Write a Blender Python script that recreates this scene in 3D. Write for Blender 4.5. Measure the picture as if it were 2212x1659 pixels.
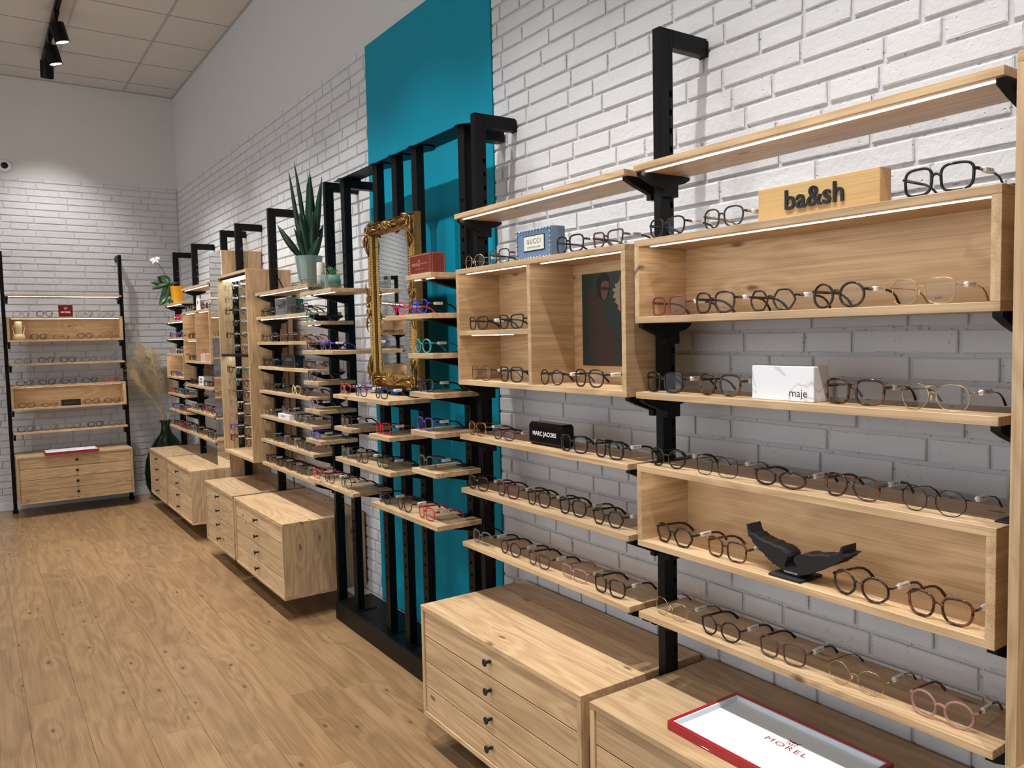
import bpy, math, random
from mathutils import Vector, Matrix

for _o in list(bpy.data.objects):
    bpy.data.objects.remove(_o, do_unlink=True)
SC = bpy.context.scene
COL = SC.collection
PI = math.pi

# ------------------------------------------------------------------ camera, world, exposure
CAM_POS = Vector((-1.8407, 0.0, 1.55))
CAM_R = Vector((0.825999, -0.563248, -0.0218494))
CAM_U = Vector((0.053372, 0.0395634, 0.9977906))
CAM_B = Vector((-0.5611392, -0.8253402, 0.062741))
_cam = bpy.data.cameras.new('camera')
_cam.sensor_fit = 'HORIZONTAL'
_cam.sensor_width = 36.0
_cam.lens = 27.8794
_cam.clip_start = 0.05
_cam.clip_end = 60
CAM = bpy.data.objects.new('camera', _cam)
CAM.matrix_world = Matrix(((CAM_R.x, CAM_U.x, CAM_B.x, CAM_POS.x), (CAM_R.y, CAM_U.y, CAM_B.y, CAM_POS.y),
                           (CAM_R.z, CAM_U.z, CAM_B.z, CAM_POS.z), (0, 0, 0, 1)))
COL.objects.link(CAM)
SC.camera = CAM
WORLD = bpy.data.worlds.new('world')
SC.world = WORLD
WORLD.use_nodes = True
WORLD.node_tree.nodes['Background'].inputs[0].default_value = (0.88, 0.94, 1.0, 1)
WORLD.node_tree.nodes['Background'].inputs[1].default_value = 2.0
SC.view_settings.view_transform = 'Standard'
SC.view_settings.look = 'None'
SC.view_settings.gamma = 1.0
SC.view_settings.use_curve_mapping = False
SC.view_settings.exposure = 0.0
SPOT_W = 148.0          # watts of one track spotlight
LED_E = 20.0            # emission of the LED strips under the shelves
try:
    SC.cycles.transparent_max_bounces = 40
    SC.cycles.max_bounces = 8
except Exception:
    pass

# portal of an unseen window, added opposite the shelves for cool fill light
_pl = bpy.data.lights.new('added_window_portal', 'AREA'); _pl.shape = 'RECTANGLE'; _pl.size = 2.7; _pl.size_y = 8.6
try: _pl.cycles.is_portal = True
except Exception: pass
_plb = bpy.data.objects.new('added_window_portal', _pl); COL.objects.link(_plb)
_plb.location = (-6.05, 2.8, 1.65); _plb.rotation_euler = (0, math.radians(-90), 0)

# room figures (metres): right wall x = 0, room towards -x, back wall y = YB
YB = 8.757
CEIL = 4.03
BRICK_TOP = 3.103
TRACK_X = -1.19
rnd = random.Random(7)

# ------------------------------------------------------------------ frames of the walls
class Frame:
    def __init__(self, ox, oy, deg):
        self.o = Vector((ox, oy, 0)); self.deg = deg
        self.m = Matrix.Rotation(math.radians(deg), 4, 'Z')
    def w(self, p):
        return self.o + self.m @ Vector(p)
RW = Frame(0, 0, 0)
BW = Frame(0, YB, 90)
DW = Frame(-1.95, YB, 45)

# ------------------------------------------------------------------ helpers
def setp(o, label=None, cat=None, group=None, kind=None):
    if label: o['label'] = label
    if cat: o['category'] = cat
    if group: o['group'] = group
    if kind: o['kind'] = kind
    return o

def thing(name, label, cat, base=(0, 0, 0), frame=RW, group=None, rot=0.0, kind=None):
    o = bpy.data.objects.new(name, None)
    o.empty_display_size = 0.03
    COL.objects.link(o)
    o.location = frame.w(base)
    o.rotation_euler = (0, 0, math.radians(frame.deg) + rot)
    o['_b'] = [float(c) for c in base]
    setp(o, label, cat, group, kind)
    return o

def link(name, mesh, parent=None, loc=None, mat=None):
    o = bpy.data.objects.new(name, mesh)
    COL.objects.link(o)
    if parent is not None: o.parent = parent
    if loc is not None: o.location = loc
    return o

class MB:
    """collects geometry; build() links it as one mesh object"""
    def __init__(self):
        self.v = []; self.f = []
    def box(self, x0, x1, y0, y1, z0, z1):
        n = len(self.v)
        self.v += [(x0, y0, z0), (x1, y0, z0), (x1, y1, z0), (x0, y1, z0), (x0, y0, z1), (x1, y0, z1), (x1, y1, z1), (x0, y1, z1)]
        for q in ((0, 3, 2, 1), (4, 5, 6, 7), (0, 1, 5, 4), (1, 2, 6, 5), (2, 3, 7, 6), (3, 0, 4, 7)):
            self.f.append(tuple(n + i for i in q))
        return self
    def cbox(self, x0, x1, y0, y1, z0, z1, c=0.002):
        """box with chamfered edges"""
        n = len(self.v)
        X = (x0, x1); Y = (y0, y1); Z = (z0, z1)
        idx = {}
        for i in (0, 1):
            for j in (0, 1):
                for k in (0, 1):
                    for ax in (0, 1, 2):
                        p = [X[i] + (c if i == 0 else -c), Y[j] + (c if j == 0 else -c), Z[k] + (c if k == 0 else -c)]
                        p[ax] = (X[i], Y[j], Z[k])[ax]
                        idx[(i, j, k, ax)] = len(self.v); self.v.append(tuple(p))
        for i in (0, 1):
            q = [idx[(i, 0, 0, 0)], idx[(i, 1, 0, 0)], idx[(i, 1, 1, 0)], idx[(i, 0, 1, 0)]]
            self.f.append(tuple(q if i else q[::-1]))
            q = [idx[(0, i, 0, 1)], idx[(0, i, 1, 1)], idx[(1, i, 1, 1)], idx[(1, i, 0, 1)]]
            self.f.append(tuple(q if i else q[::-1]))
            q = [idx[(0, 0, i, 2)], idx[(1, 0, i, 2)], idx[(1, 1, i, 2)], idx[(0, 1, i, 2)]]
            self.f.append(tuple(q if i else q[::-1]))
        for a in (0, 1):
            for b in (0, 1):
                s = (a + b) % 2
                q = [idx[(0, a, b, 1)], idx[(1, a, b, 1)], idx[(1, a, b, 2)], idx[(0, a, b, 2)]]
                self.f.append(tuple(q if s == 0 else q[::-1]))
                q = [idx[(a, 0, b, 2)], idx[(a, 1, b, 2)], idx[(a, 1, b, 0)], idx[(a, 0, b, 0)]]
                self.f.append(tuple(q if s == 0 else q[::-1]))
                q = [idx[(a, b, 0, 0)], idx[(a, b, 1, 0)], idx[(a, b, 1, 1)], idx[(a, b, 0, 1)]]
                self.f.append(tuple(q if s == 0 else q[::-1]))
        for i in (0, 1):
            for j in (0, 1):
                for k in (0, 1):
                    q = [idx[(i, j, k, 0)], idx[(i, j, k, 1)], idx[(i, j, k, 2)]]
                    self.f.append(tuple(q if (i + j + k) % 2 else q[::-1]))
        return self
    def prism(self, pts, axis, a0, a1):
        """polygon pts extruded along an axis; pts are in the other two axes in order (x,y,z without axis)"""
        n = len(self.v); m = len(pts)
        def mk(p, a):
            p = list(p); p.insert(axis, a); return tuple(p)
        self.v += [mk(p, a0) for p in pts] + [mk(p, a1) for p in pts]
        self.f.append(tuple(range(n, n + m))[::-1]); self.f.append(tuple(range(n + m, n + 2 * m)))
        for i in range(m):
            j = (i + 1) % m
            self.f.append((n + i, n + j, n + m + j, n + m + i))
        return self
    def tube(self, path, r, k=8, closed=False, cap=True, up=(0, 0, 1), flat=1.0):
        """path of points, r a number or list; flat squeezes the section along 'up'"""
        P = [Vector(p) for p in path]; m = len(P); n = len(self.v)
        R = r if isinstance(r, (list, tuple)) else [r] * m
        U = Vector(up)
        for i in range(m):
            if closed: t = P[(i + 1) % m] - P[i - 1]
            else: t = P[min(i + 1, m - 1)] - P[max(i - 1, 0)]
            if t.length < 1e-9: t = Vector((0, 0, 1))
            t.normalize()
            a = t.cross(U)
            if a.length < 1e-3: a = t.cross(Vector((1, 0, 0.3)))
            a.normalize(); b = a.cross(t).normalized()
            for q in range(k):
                an = 2 * PI * (q + 0.5) / k
                self.v.append(tuple(P[i] + a * (math.cos(an) * R[i]) + b * (math.sin(an) * R[i] * flat)))
        for i in range(m if closed else m - 1):
            j = (i + 1) % m
            for q in range(k):
                s = (q + 1) % k
                self.f.append((n + i * k + q, n + i * k + s, n + j * k + s, n + j * k + q))
        if cap and not closed:
            self.f.append(tuple(n + q for q in range(k))); self.f.append(tuple(n + (m - 1) * k + q for q in range(k))[::-1])
        return self
    def lathe(self, prof, c=(0, 0, 0), k=24, axis=2):
        """profile [(r, h)] about an axis through c"""
        n = len(self.v); m = len(prof)
        for r, h in prof:
            for q in range(k):
                an = 2 * PI * q / k
                p = [r * math.cos(an), r * math.sin(an)]; p.insert(axis, h)
                self.v.append((p[0] + c[0], p[1] + c[1], p[2] + c[2]))
        for i in range(m - 1):
            for q in range(k):
                s = (q + 1) % k
                f = (n + i * k + q, n + i * k + s, n + (i + 1) * k + s, n + (i + 1) * k + q)
                self.f.append(f if axis != 1 else f[::-1])
        if prof[0][0] > 1e-6: self.f.append(tuple(n + q for q in range(k))[::-1] if axis != 1 else tuple(n + q for q in range(k)))
        if prof[-1][0] > 1e-6: self.f.append(tuple(n + (m - 1) * k + q for q in range(k)))
        return self
    def poly(self, pts):
        n = len(self.v); self.v += [tuple(p) for p in pts]; self.f.append(tuple(range(n, n + len(pts)))); return self
    def ball(self, c, r, k=8, sz=1.0):
        return self.lathe([(0.0001, -r * sz)] + [(r * math.sin(PI * i / k), -r * sz * math.cos(PI * i / k)) for i in range(1, k)] + [(0.0001, r * sz)], c, k=k + 2)
    def mesh(self, name, mat=None, off=(0, 0, 0), smooth=False):
        me = bpy.data.meshes.new(name)
        o = off
        me.from_pydata([(v[0] - o[0], v[1] - o[1], v[2] - o[2]) for v in self.v], [], self.f)
        if mat is not None: me.materials.append(mat)
        if smooth:
            for p in me.polygons: p.use_smooth = True
        me.update()
        return me
    def build(self, name, mat, parent=None, smooth=False):
        off = tuple(parent['_b']) if parent is not None and '_b' in parent.keys() else (0, 0, 0)
        me = self.mesh(name, mat, off, smooth)
        ob = link(name, me, parent)
        ob['_b'] = list(off)
        return ob

def smooth_auto(ob, ang=40):
    me = ob.data
    for p in me.polygons: p.use_smooth = True
    try:
        me.set_sharp_from_angle(angle=math.radians(ang))
    except Exception:
        pass
    return ob

_tc = {}
def text_mesh(body, size, mat, extrude=0.0, align='CENTER', sx=1.0, bold=0.0, space=1.0):
    key = (body, size, mat.name, extrude, align, sx, bold, space)
    if key in _tc: return _tc[key]
    cu = bpy.data.curves.new('letters', 'FONT')
    cu.body = body; cu.size = size; cu.extrude = extrude; cu.align_x = align; cu.align_y = 'CENTER'
    cu.resolution_u = 3; cu.offset = bold; cu.space_character = space
    ob = bpy.data.objects.new('letters_tmp', cu)
    me = bpy.data.meshes.new_from_object(ob)
    bpy.data.objects.remove(ob)
    if sx != 1.0:
        for v in me.vertices: v.co.x *= sx
    me.materials.clear(); me.materials.append(mat)
    _tc[key] = me
    return me
M_X = Matrix(((0, 0, -1, 0), (-1, 0, 0, 0), (0, 1, 0, 0), (0, 0, 0, 1)))      # reads towards -y, faces -x
M_Y = Matrix(((1, 0, 0, 0), (0, 0, -1, 0), (0, 1, 0, 0), (0, 0, 0, 1)))       # reads towards +x, faces -y
M_Z = Matrix(((0, 1, 0, 0), (-1, 0, 0, 0), (0, 0, 1, 0), (0, 0, 0, 1)))       # lies flat, reads towards -y
def put_text(name, me, parent, pos, m=M_X):
    b = parent['_b'] if '_b' in parent.keys() else (0, 0, 0)
    o = bpy.data.objects.new(name, me); COL.objects.link(o); o.parent = parent
    o.matrix_local = Matrix.Translation(Vector(pos) - Vector(b)) @ m
    return o

# ------------------------------------------------------------------ materials
def srgb(r, g, b):
    def c(u):
        u /= 255.0
        return u / 12.92 if u <= 0.04045 else ((u + 0.055) / 1.055) ** 2.4
    return (c(r), c(g), c(b), 1.0)

def newmat(name):
    m = bpy.data.materials.new(name); m.use_nodes = True
    nt = m.node_tree
    return m, nt, nt.nodes['Principled BSDF'], nt.nodes['Material Output']

def nd(nt, kind, **kw):
    n = nt.nodes.new(kind)
    for k, v in kw.items():
        if k.startswith('i_'):
            key = k[2:].replace('_', ' ')
            n.inputs[key].default_value = v
        else: setattr(n, k, v)
    return n

def plain(name, col, rough=0.5, metal=0.0, spec=0.5, bump=0.0, bscale=200, coat=0.0, var=0.0, vscale=6):
    m, nt, b, o = newmat(name)
    b.inputs['Base Color'].default_value = col
    b.inputs['Roughness'].default_value = rough
    b.inputs['Metallic'].default_value = metal
    b.inputs['Specular IOR Level'].default_value = spec
    b.inputs['Coat Weight'].default_value = coat
    tc = nd(nt, 'ShaderNodeTexCoord')
    nz = nd(nt, 'ShaderNodeTexNoise', i_Scale=vscale, i_Detail=4.0)
    nt.links.new(tc.outputs['Object'], nz.inputs['Vector'])
    mx = nd(nt, 'ShaderNodeMix', data_type='RGBA')
    mx.inputs[6].default_value = tuple(max(0, c * (1 - var)) for c in col[:3]) + (1,)
    mx.inputs[7].default_value = tuple(min(1, c * (1 + var)) for c in col[:3]) + (1,)
    nt.links.new(nz.outputs['Fac'], mx.inputs[0]); nt.links.new(mx.outputs[2], b.inputs['Base Color'])
    if bump:
        n2 = nd(nt, 'ShaderNodeTexNoise', i_Scale=bscale, i_Detail=3.0)
        nt.links.new(tc.outputs['Object'], n2.inputs['Vector'])
        bp = nd(nt, 'ShaderNodeBump', i_Strength=bump, i_Distance=0.002)
        nt.links.new(n2.outputs['Fac'], bp.inputs['Height']); nt.links.new(bp.outputs['Normal'], b.inputs['Normal'])
    return m

def emit(name, col, e):
    m, nt, b, o = newmat(name)
    b.inputs['Base Color'].default_value = (0.8, 0.8, 0.8, 1)
    b.inputs['Emission Color'].default_value = col
    b.inputs['Emission Strength'].default_value = e
    return m

def wood(name, axis, light, dark, knot, rough=0.42, rings=40.0, bump=0.15, rnd_tone=0.12):
    m, nt, b, o = newmat(name)
    L = nt.links.new
    tc = nd(nt, 'ShaderNodeTexCoord'); oi = nd(nt, 'ShaderNodeObjectInfo')
    rv = nd(nt, 'ShaderNodeVectorMath', operation='SCALE'); rv.inputs[0].default_value = (37.1, 53.3, 71.7)
    L(oi.outputs['Random'], rv.inputs['Scale'])
    ad = nd(nt, 'ShaderNodeVectorMath', operation='ADD'); L(tc.outputs['Object'], ad.inputs[0]); L(rv.outputs[0], ad.inputs[1])
    def scaled(g, c=1.0):
        s = [c, c, c]; s[axis] = g
        n = nd(nt, 'ShaderNodeVectorMath', operation='MULTIPLY'); n.inputs[1].default_value = s
        L(ad.outputs[0], n.inputs[0]); return n.outputs[0]
    # knots: sparse stretched cells laid out along the grain and across it
    sx = nd(nt, 'ShaderNodeSeparateXYZ'); L(ad.outputs[0], sx.inputs[0])
    oth = [i for i in range(3) if i != axis]
    cs = nd(nt, 'ShaderNodeMath', operation='ADD'); L(sx.outputs[oth[0]], cs.inputs[0]); L(sx.outputs[oth[1]], cs.inputs[1])
    gs = nd(nt, 'ShaderNodeMath', operation='MULTIPLY'); gs.inputs[1].default_value = 0.40; L(sx.outputs[axis], gs.inputs[0])
    cm = nd(nt, 'ShaderNodeCombineXYZ'); L(gs.outputs[0], cm.inputs[0]); L(cs.outputs[0], cm.inputs[1])
    vk = nd(nt, 'ShaderNodeTexVoronoi', voronoi_dimensions='2D', i_Scale=7.0); L(cm.outputs[0], vk.inputs['Vector'])
    sp = nd(nt, 'ShaderNodeSeparateColor'); L(vk.outputs['Color'], sp.inputs[0])
    sel = nd(nt, 'ShaderNodeMath', operation='GREATER_THAN'); sel.inputs[1].default_value = 0.66; L(sp.outputs[0], sel.inputs[0])
    kn = nd(nt, 'ShaderNodeTexNoise', i_Scale=30.0, i_Detail=3.0); L(tc.outputs['Object'], kn.inputs['Vector'])
    kd = nd(nt, 'ShaderNodeMath', operation='MULTIPLY_ADD'); kd.inputs[1].default_value = 0.10; L(kn.outputs['Fac'], kd.inputs[0]); L(vk.outputs['Distance'], kd.inputs[2])
    km = nd(nt, 'ShaderNodeMapRange', i_From_Min=0.125, i_From_Max=0.065); L(kd.outputs[0], km.inputs['Value'])
    kf = nd(nt, 'ShaderNodeMath', operation='MULTIPLY'); L(km.outputs[0], kf.inputs[0]); L(sel.outputs[0], kf.inputs[1])
    # swirl of the growth rings round the knots
    ks = nd(nt, 'ShaderNodeMapRange', i_From_Min=0.42, i_From_Max=0.0); L(vk.outputs['Distance'], ks.inputs['Value'])
    ksm = nd(nt, 'ShaderNodeMath', operation='MULTIPLY'); L(ks.outputs[0], ksm.inputs[0]); L(sel.outputs[0], ksm.inputs[1])
    ks2 = nd(nt, 'ShaderNodeMath', operation='MULTIPLY'); ks2.inputs[1].default_value = 0.13; L(ksm.outputs[0], ks2.inputs[0])
    na = nd(nt, 'ShaderNodeTexNoise', i_Scale=5.5, i_Detail=3.0, i_Roughness=0.45, i_Distortion=0.4); L(scaled(0.14), na.inputs['Vector'])
    sm = nd(nt, 'ShaderNodeMath', operation='ADD'); L(na.outputs['Fac'], sm.inputs[0]); L(ks2.outputs[0], sm.inputs[1])
    rg = nd(nt, 'ShaderNodeMath', operation='MULTIPLY'); rg.inputs[1].default_value = rings * 2; L(sm.outputs[0], rg.inputs[0])
    sn = nd(nt, 'ShaderNodeMath', operation='SINE'); L(rg.outputs[0], sn.inputs[0])
    nb = nd(nt, 'ShaderNodeTexNoise', i_Scale=230.0, i_Detail=4.0, i_Roughness=0.6); L(scaled(0.014), nb.inputs['Vector'])
    nc = nd(nt, 'ShaderNodeTexNoise', i_Scale=60.0, i_Detail=4.0); L(scaled(0.035), nc.inputs['Vector'])
    t1 = nd(nt, 'ShaderNodeMath', operation='MULTIPLY_ADD'); t1.inputs[1].default_value = 0.17; t1.inputs[2].default_value = -0.72; L(sn.outputs[0], t1.inputs[0])
    t2 = nd(nt, 'ShaderNodeMath', operation='MULTIPLY_ADD'); t2.inputs[1].default_value = 1.5; L(nb.outputs['Fac'], t2.inputs[0]); L(t1.outputs[0], t2.inputs[2])
    t3 = nd(nt, 'ShaderNodeMath', operation='MULTIPLY_ADD'); t3.inputs[1].default_value = 0.75; L(nc.outputs['Fac'], t3.inputs[0]); L(t2.outputs[0], t3.inputs[2])
    cl = nd(nt, 'ShaderNodeClamp'); L(t3.outputs[0], cl.inputs[0])
    mx = nd(nt, 'ShaderNodeMix', data_type='RGBA'); mx.inputs[6].default_value = light; mx.inputs[7].default_value = dark
    L(cl.outputs[0], mx.inputs[0])
    mk = nd(nt, 'ShaderNodeMix', data_type='RGBA'); mk.inputs[7].default_value = knot; L(mx.outputs[2], mk.inputs[6])
    kf2 = nd(nt, 'ShaderNodeMath', operation='MULTIPLY'); kf2.inputs[1].default_value = 0.8; L(kf.outputs[0], kf2.inputs[0]); L(kf2.outputs[0], mk.inputs[0])
    hv = nd(nt, 'ShaderNodeHueSaturation')
    vr = nd(nt, 'ShaderNodeMapRange', i_To_Min=1 - rnd_tone, i_To_Max=1 + rnd_tone); L(oi.outputs['Random'], vr.inputs['Value'])
    L(vr.outputs[0], hv.inputs['Value']); L(mk.outputs[2], hv.inputs['Color']); L(hv.outputs[0], b.inputs['Base Color'])
    b.inputs['Roughness'].default_value = rough
    b.inputs['Specular IOR Level'].default_value = 0.35
    bp = nd(nt, 'ShaderNodeBump', i_Strength=bump, i_Distance=0.0008); L(nb.outputs['Fac'], bp.inputs['Height']); L(bp.outputs['Normal'], b.inputs['Normal'])
    return m

OAK = (srgb(213, 183, 144), srgb(164, 131, 94), srgb(74, 50, 34))
WOODX = wood('oak_grain_x', 0, *OAK)
WOODY = wood('oak_grain_y', 1, *OAK)
WOODZ = wood('oak_grain_z', 2, *OAK)
PLANK = wood('floor_vinyl', 1, srgb(164, 132, 95), srgb(118, 89, 61), srgb(62, 44, 30), rough=0.29, rings=26, bump=0.25, rnd_tone=0.10)
SIGNWOOD = wood('sign_wood', 1, srgb(205, 170, 118), srgb(176, 138, 90), srgb(140, 100, 60), rings=10)

def brick_mat(name, col, rough=0.6):
    m, nt, b, o = newmat(name); L = nt.links.new
    tc = nd(nt, 'ShaderNodeTexCoord'); ge = nd(nt, 'ShaderNodeNewGeometry')
    P = ge.outputs['Position']
    n1 = nd(nt, 'ShaderNodeTexNoise', i_Scale=55.0, i_Detail=6.0, i_Roughness=0.6); L(P, n1.inputs['Vector'])
    n3 = nd(nt, 'ShaderNodeTexNoise', i_Scale=9.0, i_Detail=2.0); L(P, n3.inputs['Vector'])
    v = nd(nt, 'ShaderNodeTexVoronoi', i_Scale=75.0); L(P, v.inputs['Vector'])
    sc = nd(nt, 'ShaderNodeSeparateColor'); L(v.outputs['Color'], sc.inputs[0])
    g = nd(nt, 'ShaderNodeMath', operation='GREATER_THAN'); g.inputs[1].default_value = 0.70; L(sc.outputs[0], g.inputs[0])
    pr = nd(nt, 'ShaderNodeMapRange', i_From_Min=0.05, i_From_Max=0.30, i_To_Min=-1.0, i_To_Max=0.0); L(v.outputs['Distance'], pr.inputs['Value'])
    pm = nd(nt, 'ShaderNodeMath', operation='MULTIPLY'); L(pr.outputs[0], pm.inputs[0]); L(g.outputs[0], pm.inputs[1])
    h1 = nd(nt, 'ShaderNodeMath', operation='MULTIPLY_ADD'); h1.inputs[1].default_value = 0.8; L(n1.outputs['Fac'], h1.inputs[0]); L(pm.outputs[0], h1.inputs[2])
    bp = nd(nt, 'ShaderNodeBump', i_Strength=0.8, i_Distance=0.005); L(h1.outputs[0], bp.inputs['Height']); L(bp.outputs['Normal'], b.inputs['Normal'])
    mx = nd(nt, 'ShaderNodeMix', data_type='RGBA'); mx.inputs[6].default_value = tuple(c * 0.93 for c in col[:3]) + (1,); mx.inputs[7].default_value = col
    L(n3.outputs['Fac'], mx.inputs[0]); L(mx.outputs[2], b.inputs['Base Color'])
    b.inputs['Roughness'].default_value = rough; b.inputs['Specular IOR Level'].default_value = 0.3
    return m
BRICK = brick_mat('white_painted_brick', srgb(220, 220, 222))
MORTAR = brick_mat('white_painted_mortar', srgb(206, 206, 209))
WHITEWALL = plain('plain_white_wall', srgb(214, 214, 212), 0.75, var=0.02, bump=0.05, bscale=300)
TILE = plain('ceiling_tile', srgb(208, 204, 200), 0.85, bump=0.25, bscale=260, var=0.02)
TBAR = plain('ceiling_bar', srgb(172, 170, 168), 0.5)
CBAR = plain('ceiling_cross_bar', srgb(140, 138, 136), 0.6)
TEAL = plain('teal_paint', srgb(6, 142, 168), 0.6, spec=0.2, var=0.03, bump=0.05, bscale=300)
BASEB = plain('white_baseboard', srgb(225, 228, 232), 0.45)
BLACK = plain('black_powder_coat', srgb(9, 9, 10), 0.45, bump=0.08, bscale=900, spec=0.22)
BLACKGLOSS = plain('black_gloss', srgb(8, 8, 9), 0.2, coat=0.15, spec=0.35)
BLACKMATT = plain('black_matt', srgb(20, 21, 23), 0.7, bump=0.1, bscale=700)
SLOT = plain('slot_black', srgb(6, 6, 6), 0.9)
LED = emit('led_strip', (1.0, 0.93, 0.84, 1), LED_E)
LEDW = emit('led_panel', (0.85, 1.0, 0.97, 1), 7.0)
LAMPFACE = emit('lamp_face', (1, 0.97, 0.93, 1), 14.0)
GOLD = plain('antique_gold', srgb(152, 118, 66), 0.28, metal=0.95, var=0.35, vscale=60, bump=0.6, bscale=140)
GOLDW = plain('gold_wire', srgb(200, 172, 128), 0.2, metal=1.0)
SILVERW = plain('silver_wire', srgb(190, 190, 195), 0.2, metal=1.0)
DARKW = plain('dark_wire', srgb(52, 46, 46), 0.25, metal=0.8)
WHITEPL = plain('white_plastic', srgb(236, 238, 240), 0.35)
INK = plain('black_ink', srgb(22, 22, 24), 0.6)
WHITEINK = plain('white_ink', srgb(240, 240, 240), 0.5)
m_, nt_, b_, o_ = newmat('mirror_glass')
b_.inputs['Base Color'].default_value = (0.90, 0.93, 0.92, 1); b_.inputs['Metallic'].default_value = 1.0; b_.inputs['Roughness'].default_value = 0.015
MIRROR = m_

def lens_mat(name, tint, refl=1.0):
    m, nt, b, o = newmat(name); L = nt.links.new
    nt.nodes.remove(b)
    tr = nd(nt, 'ShaderNodeBsdfTransparent'); tr.inputs[0].default_value = tint
    gl = nd(nt, 'ShaderNodeBsdfGlossy'); gl.inputs['Roughness'].default_value = 0.03
    lw = nd(nt, 'ShaderNodeLayerWeight', i_Blend=0.5)
    pw = nd(nt, 'ShaderNodeMath', operation='POWER'); pw.inputs[1].default_value = 4.0; L(lw.outputs['Facing'], pw.inputs[0])
    fr = nd(nt, 'ShaderNodeMath', operation='MULTIPLY_ADD'); fr.inputs[1].default_value = 0.55; fr.inputs[2].default_value = 0.026; L(pw.outputs[0], fr.inputs[0])
    mx = nd(nt, 'ShaderNodeMixShader'); L(fr.outputs[0], mx.inputs[0]); L(tr.outputs[0], mx.inputs[1]); L(gl.outputs[0], mx.inputs[2]); L(mx.outputs[0], o.inputs[0])
    return m
LENS = lens_mat('clear_lens', (0.96, 0.965, 0.965, 1))
ACRYLIC = lens_mat('clear_acrylic', (0.90, 0.93, 0.93, 1))
GREENGLASS = lens_mat('green_glass', (0.40, 0.50, 0.40, 1))

def acetate(name, c, c2=None, scale=70, rough=0.14, clear=0.0):
    m, nt, b, o = newmat(name); L = nt.links.new
    b.inputs['Roughness'].default_value = rough; b.inputs['Base Color'].default_value = c
    tc = nd(nt, 'ShaderNodeTexCoord')
    n = nd(nt, 'ShaderNodeTexNoise', i_Scale=float(scale), i_Detail=2.0, i_Distortion=1.2); L(tc.outputs['Object'], n.inputs['Vector'])
    r = nd(nt, 'ShaderNodeMapRange', i_From_Min=0.44, i_From_Max=0.60); L(n.outputs['Fac'], r.inputs['Value'])
    mx = nd(nt, 'ShaderNodeMix', data_type='RGBA'); mx.inputs[6].default_value = c; mx.inputs[7].default_value = c2 or c
    L(r.outputs[0], mx.inputs[0]); L(mx.outputs[2], b.inputs['Base Color'])
    if clear:
        t = nd(nt, 'ShaderNodeBsdfTransparent'); t.inputs[0].default_value = tuple(min(1, 0.55 + 0.5 * q) for q in c[:3]) + (1,)
        ms = nd(nt, 'ShaderNodeMixShader'); ms.inputs[0].default_value = clear
        L(b.outputs[0], ms.inputs[1]); L(t.outputs[0], ms.inputs[2]); L(ms.outputs[0], o.inputs[0])
    return m
FR = {
 'black': acetate('acetate_black', srgb(14, 14, 16)),
 'tortoise': acetate('acetate_tortoise', srgb(30, 18, 13), srgb(112, 62, 26), 45),
 'dark tortoise': acetate('acetate_dark_tortoise', srgb(20, 15, 13), srgb(62, 40, 28), 55),
 'amber tortoise': acetate('acetate_amber', srgb(70, 40, 16), srgb(186, 118, 42), 45),
 'brown': acetate('acetate_brown', srgb(66, 38, 28)),
 'burgundy': acetate('acetate_burgundy', srgb(74, 20, 26)),
 'rose brown': acetate('acetate_rose_brown', srgb(120, 62, 54), clear=0.15),
 'mauve': acetate('acetate_mauve', srgb(92, 66, 66), clear=0.25),
 'rose crystal': acetate('acetate_rose', srgb(206, 166, 156), clear=0.62),
 'grey crystal': acetate('acetate_grey', srgb(150, 150, 155), clear=0.62),
 'olive': acetate('acetate_olive', srgb(58, 60, 50), clear=0.1),
 'grey green': acetate('acetate_green_grey', srgb(58, 84, 78)),
 'dark green': acetate('acetate_dark_green', srgb(30, 58, 52)),
 'green': acetate('acetate_green', srgb(28, 104, 74)),
 'red': acetate('acetate_red', srgb(196, 22, 42)),
 'pink': acetate('acetate_pink', srgb(214, 36, 82)),
 'coral': acetate('acetate_coral', srgb(220, 92, 74), srgb(60, 30, 40), 40),
 'purple': acetate('acetate_purple', srgb(98, 58, 150), srgb(150, 80, 170), 40),
 'violet': acetate('acetate_violet', srgb(70, 58, 150)),
 'lilac': acetate('acetate_lilac', srgb(170, 140, 158), clear=0.25),
 'navy': acetate('acetate_navy', srgb(24, 28, 66)),
 'blue': acetate('acetate_blue', srgb(34, 44, 176)),
 'turquoise': acetate('acetate_turquoise', srgb(24, 132, 158), srgb(70, 170, 180), 60),
 'cream': acetate('acetate_cream', srgb(226, 214, 160)),
 'plum': acetate('acetate_plum', srgb(64, 28, 62)),
 'gold': GOLDW, 'silver': SILVERW, 'dark metal': DARKW,
}
WIRE = {'gold', 'silver', 'dark metal'}
# ------------------------------------------------------------------ setting: walls, bricks, floor, ceiling
def struct(name, mb, mat, frame=RW, label=None):
    me = mb.mesh(name, mat)
    o = bpy.data.objects.new(name, me); COL.objects.link(o)
    o.location = frame.w((0, 0, 0)); o.rotation_euler = (0, 0, math.radians(frame.deg))
    o['kind'] = 'structure'; o['_b'] = [0.0, 0.0, 0.0]
    if label: o['label'] = label
    return o

FPX = 1713.03
def pix(w):
    d = w - CAM_POS
    z = -d.dot(CAM_B)
    if z < 0.2: return None
    return (1106 + FPX * d.dot(CAM_R) / z, 829.5 - FPX * d.dot(CAM_U) / z, z)

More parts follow.
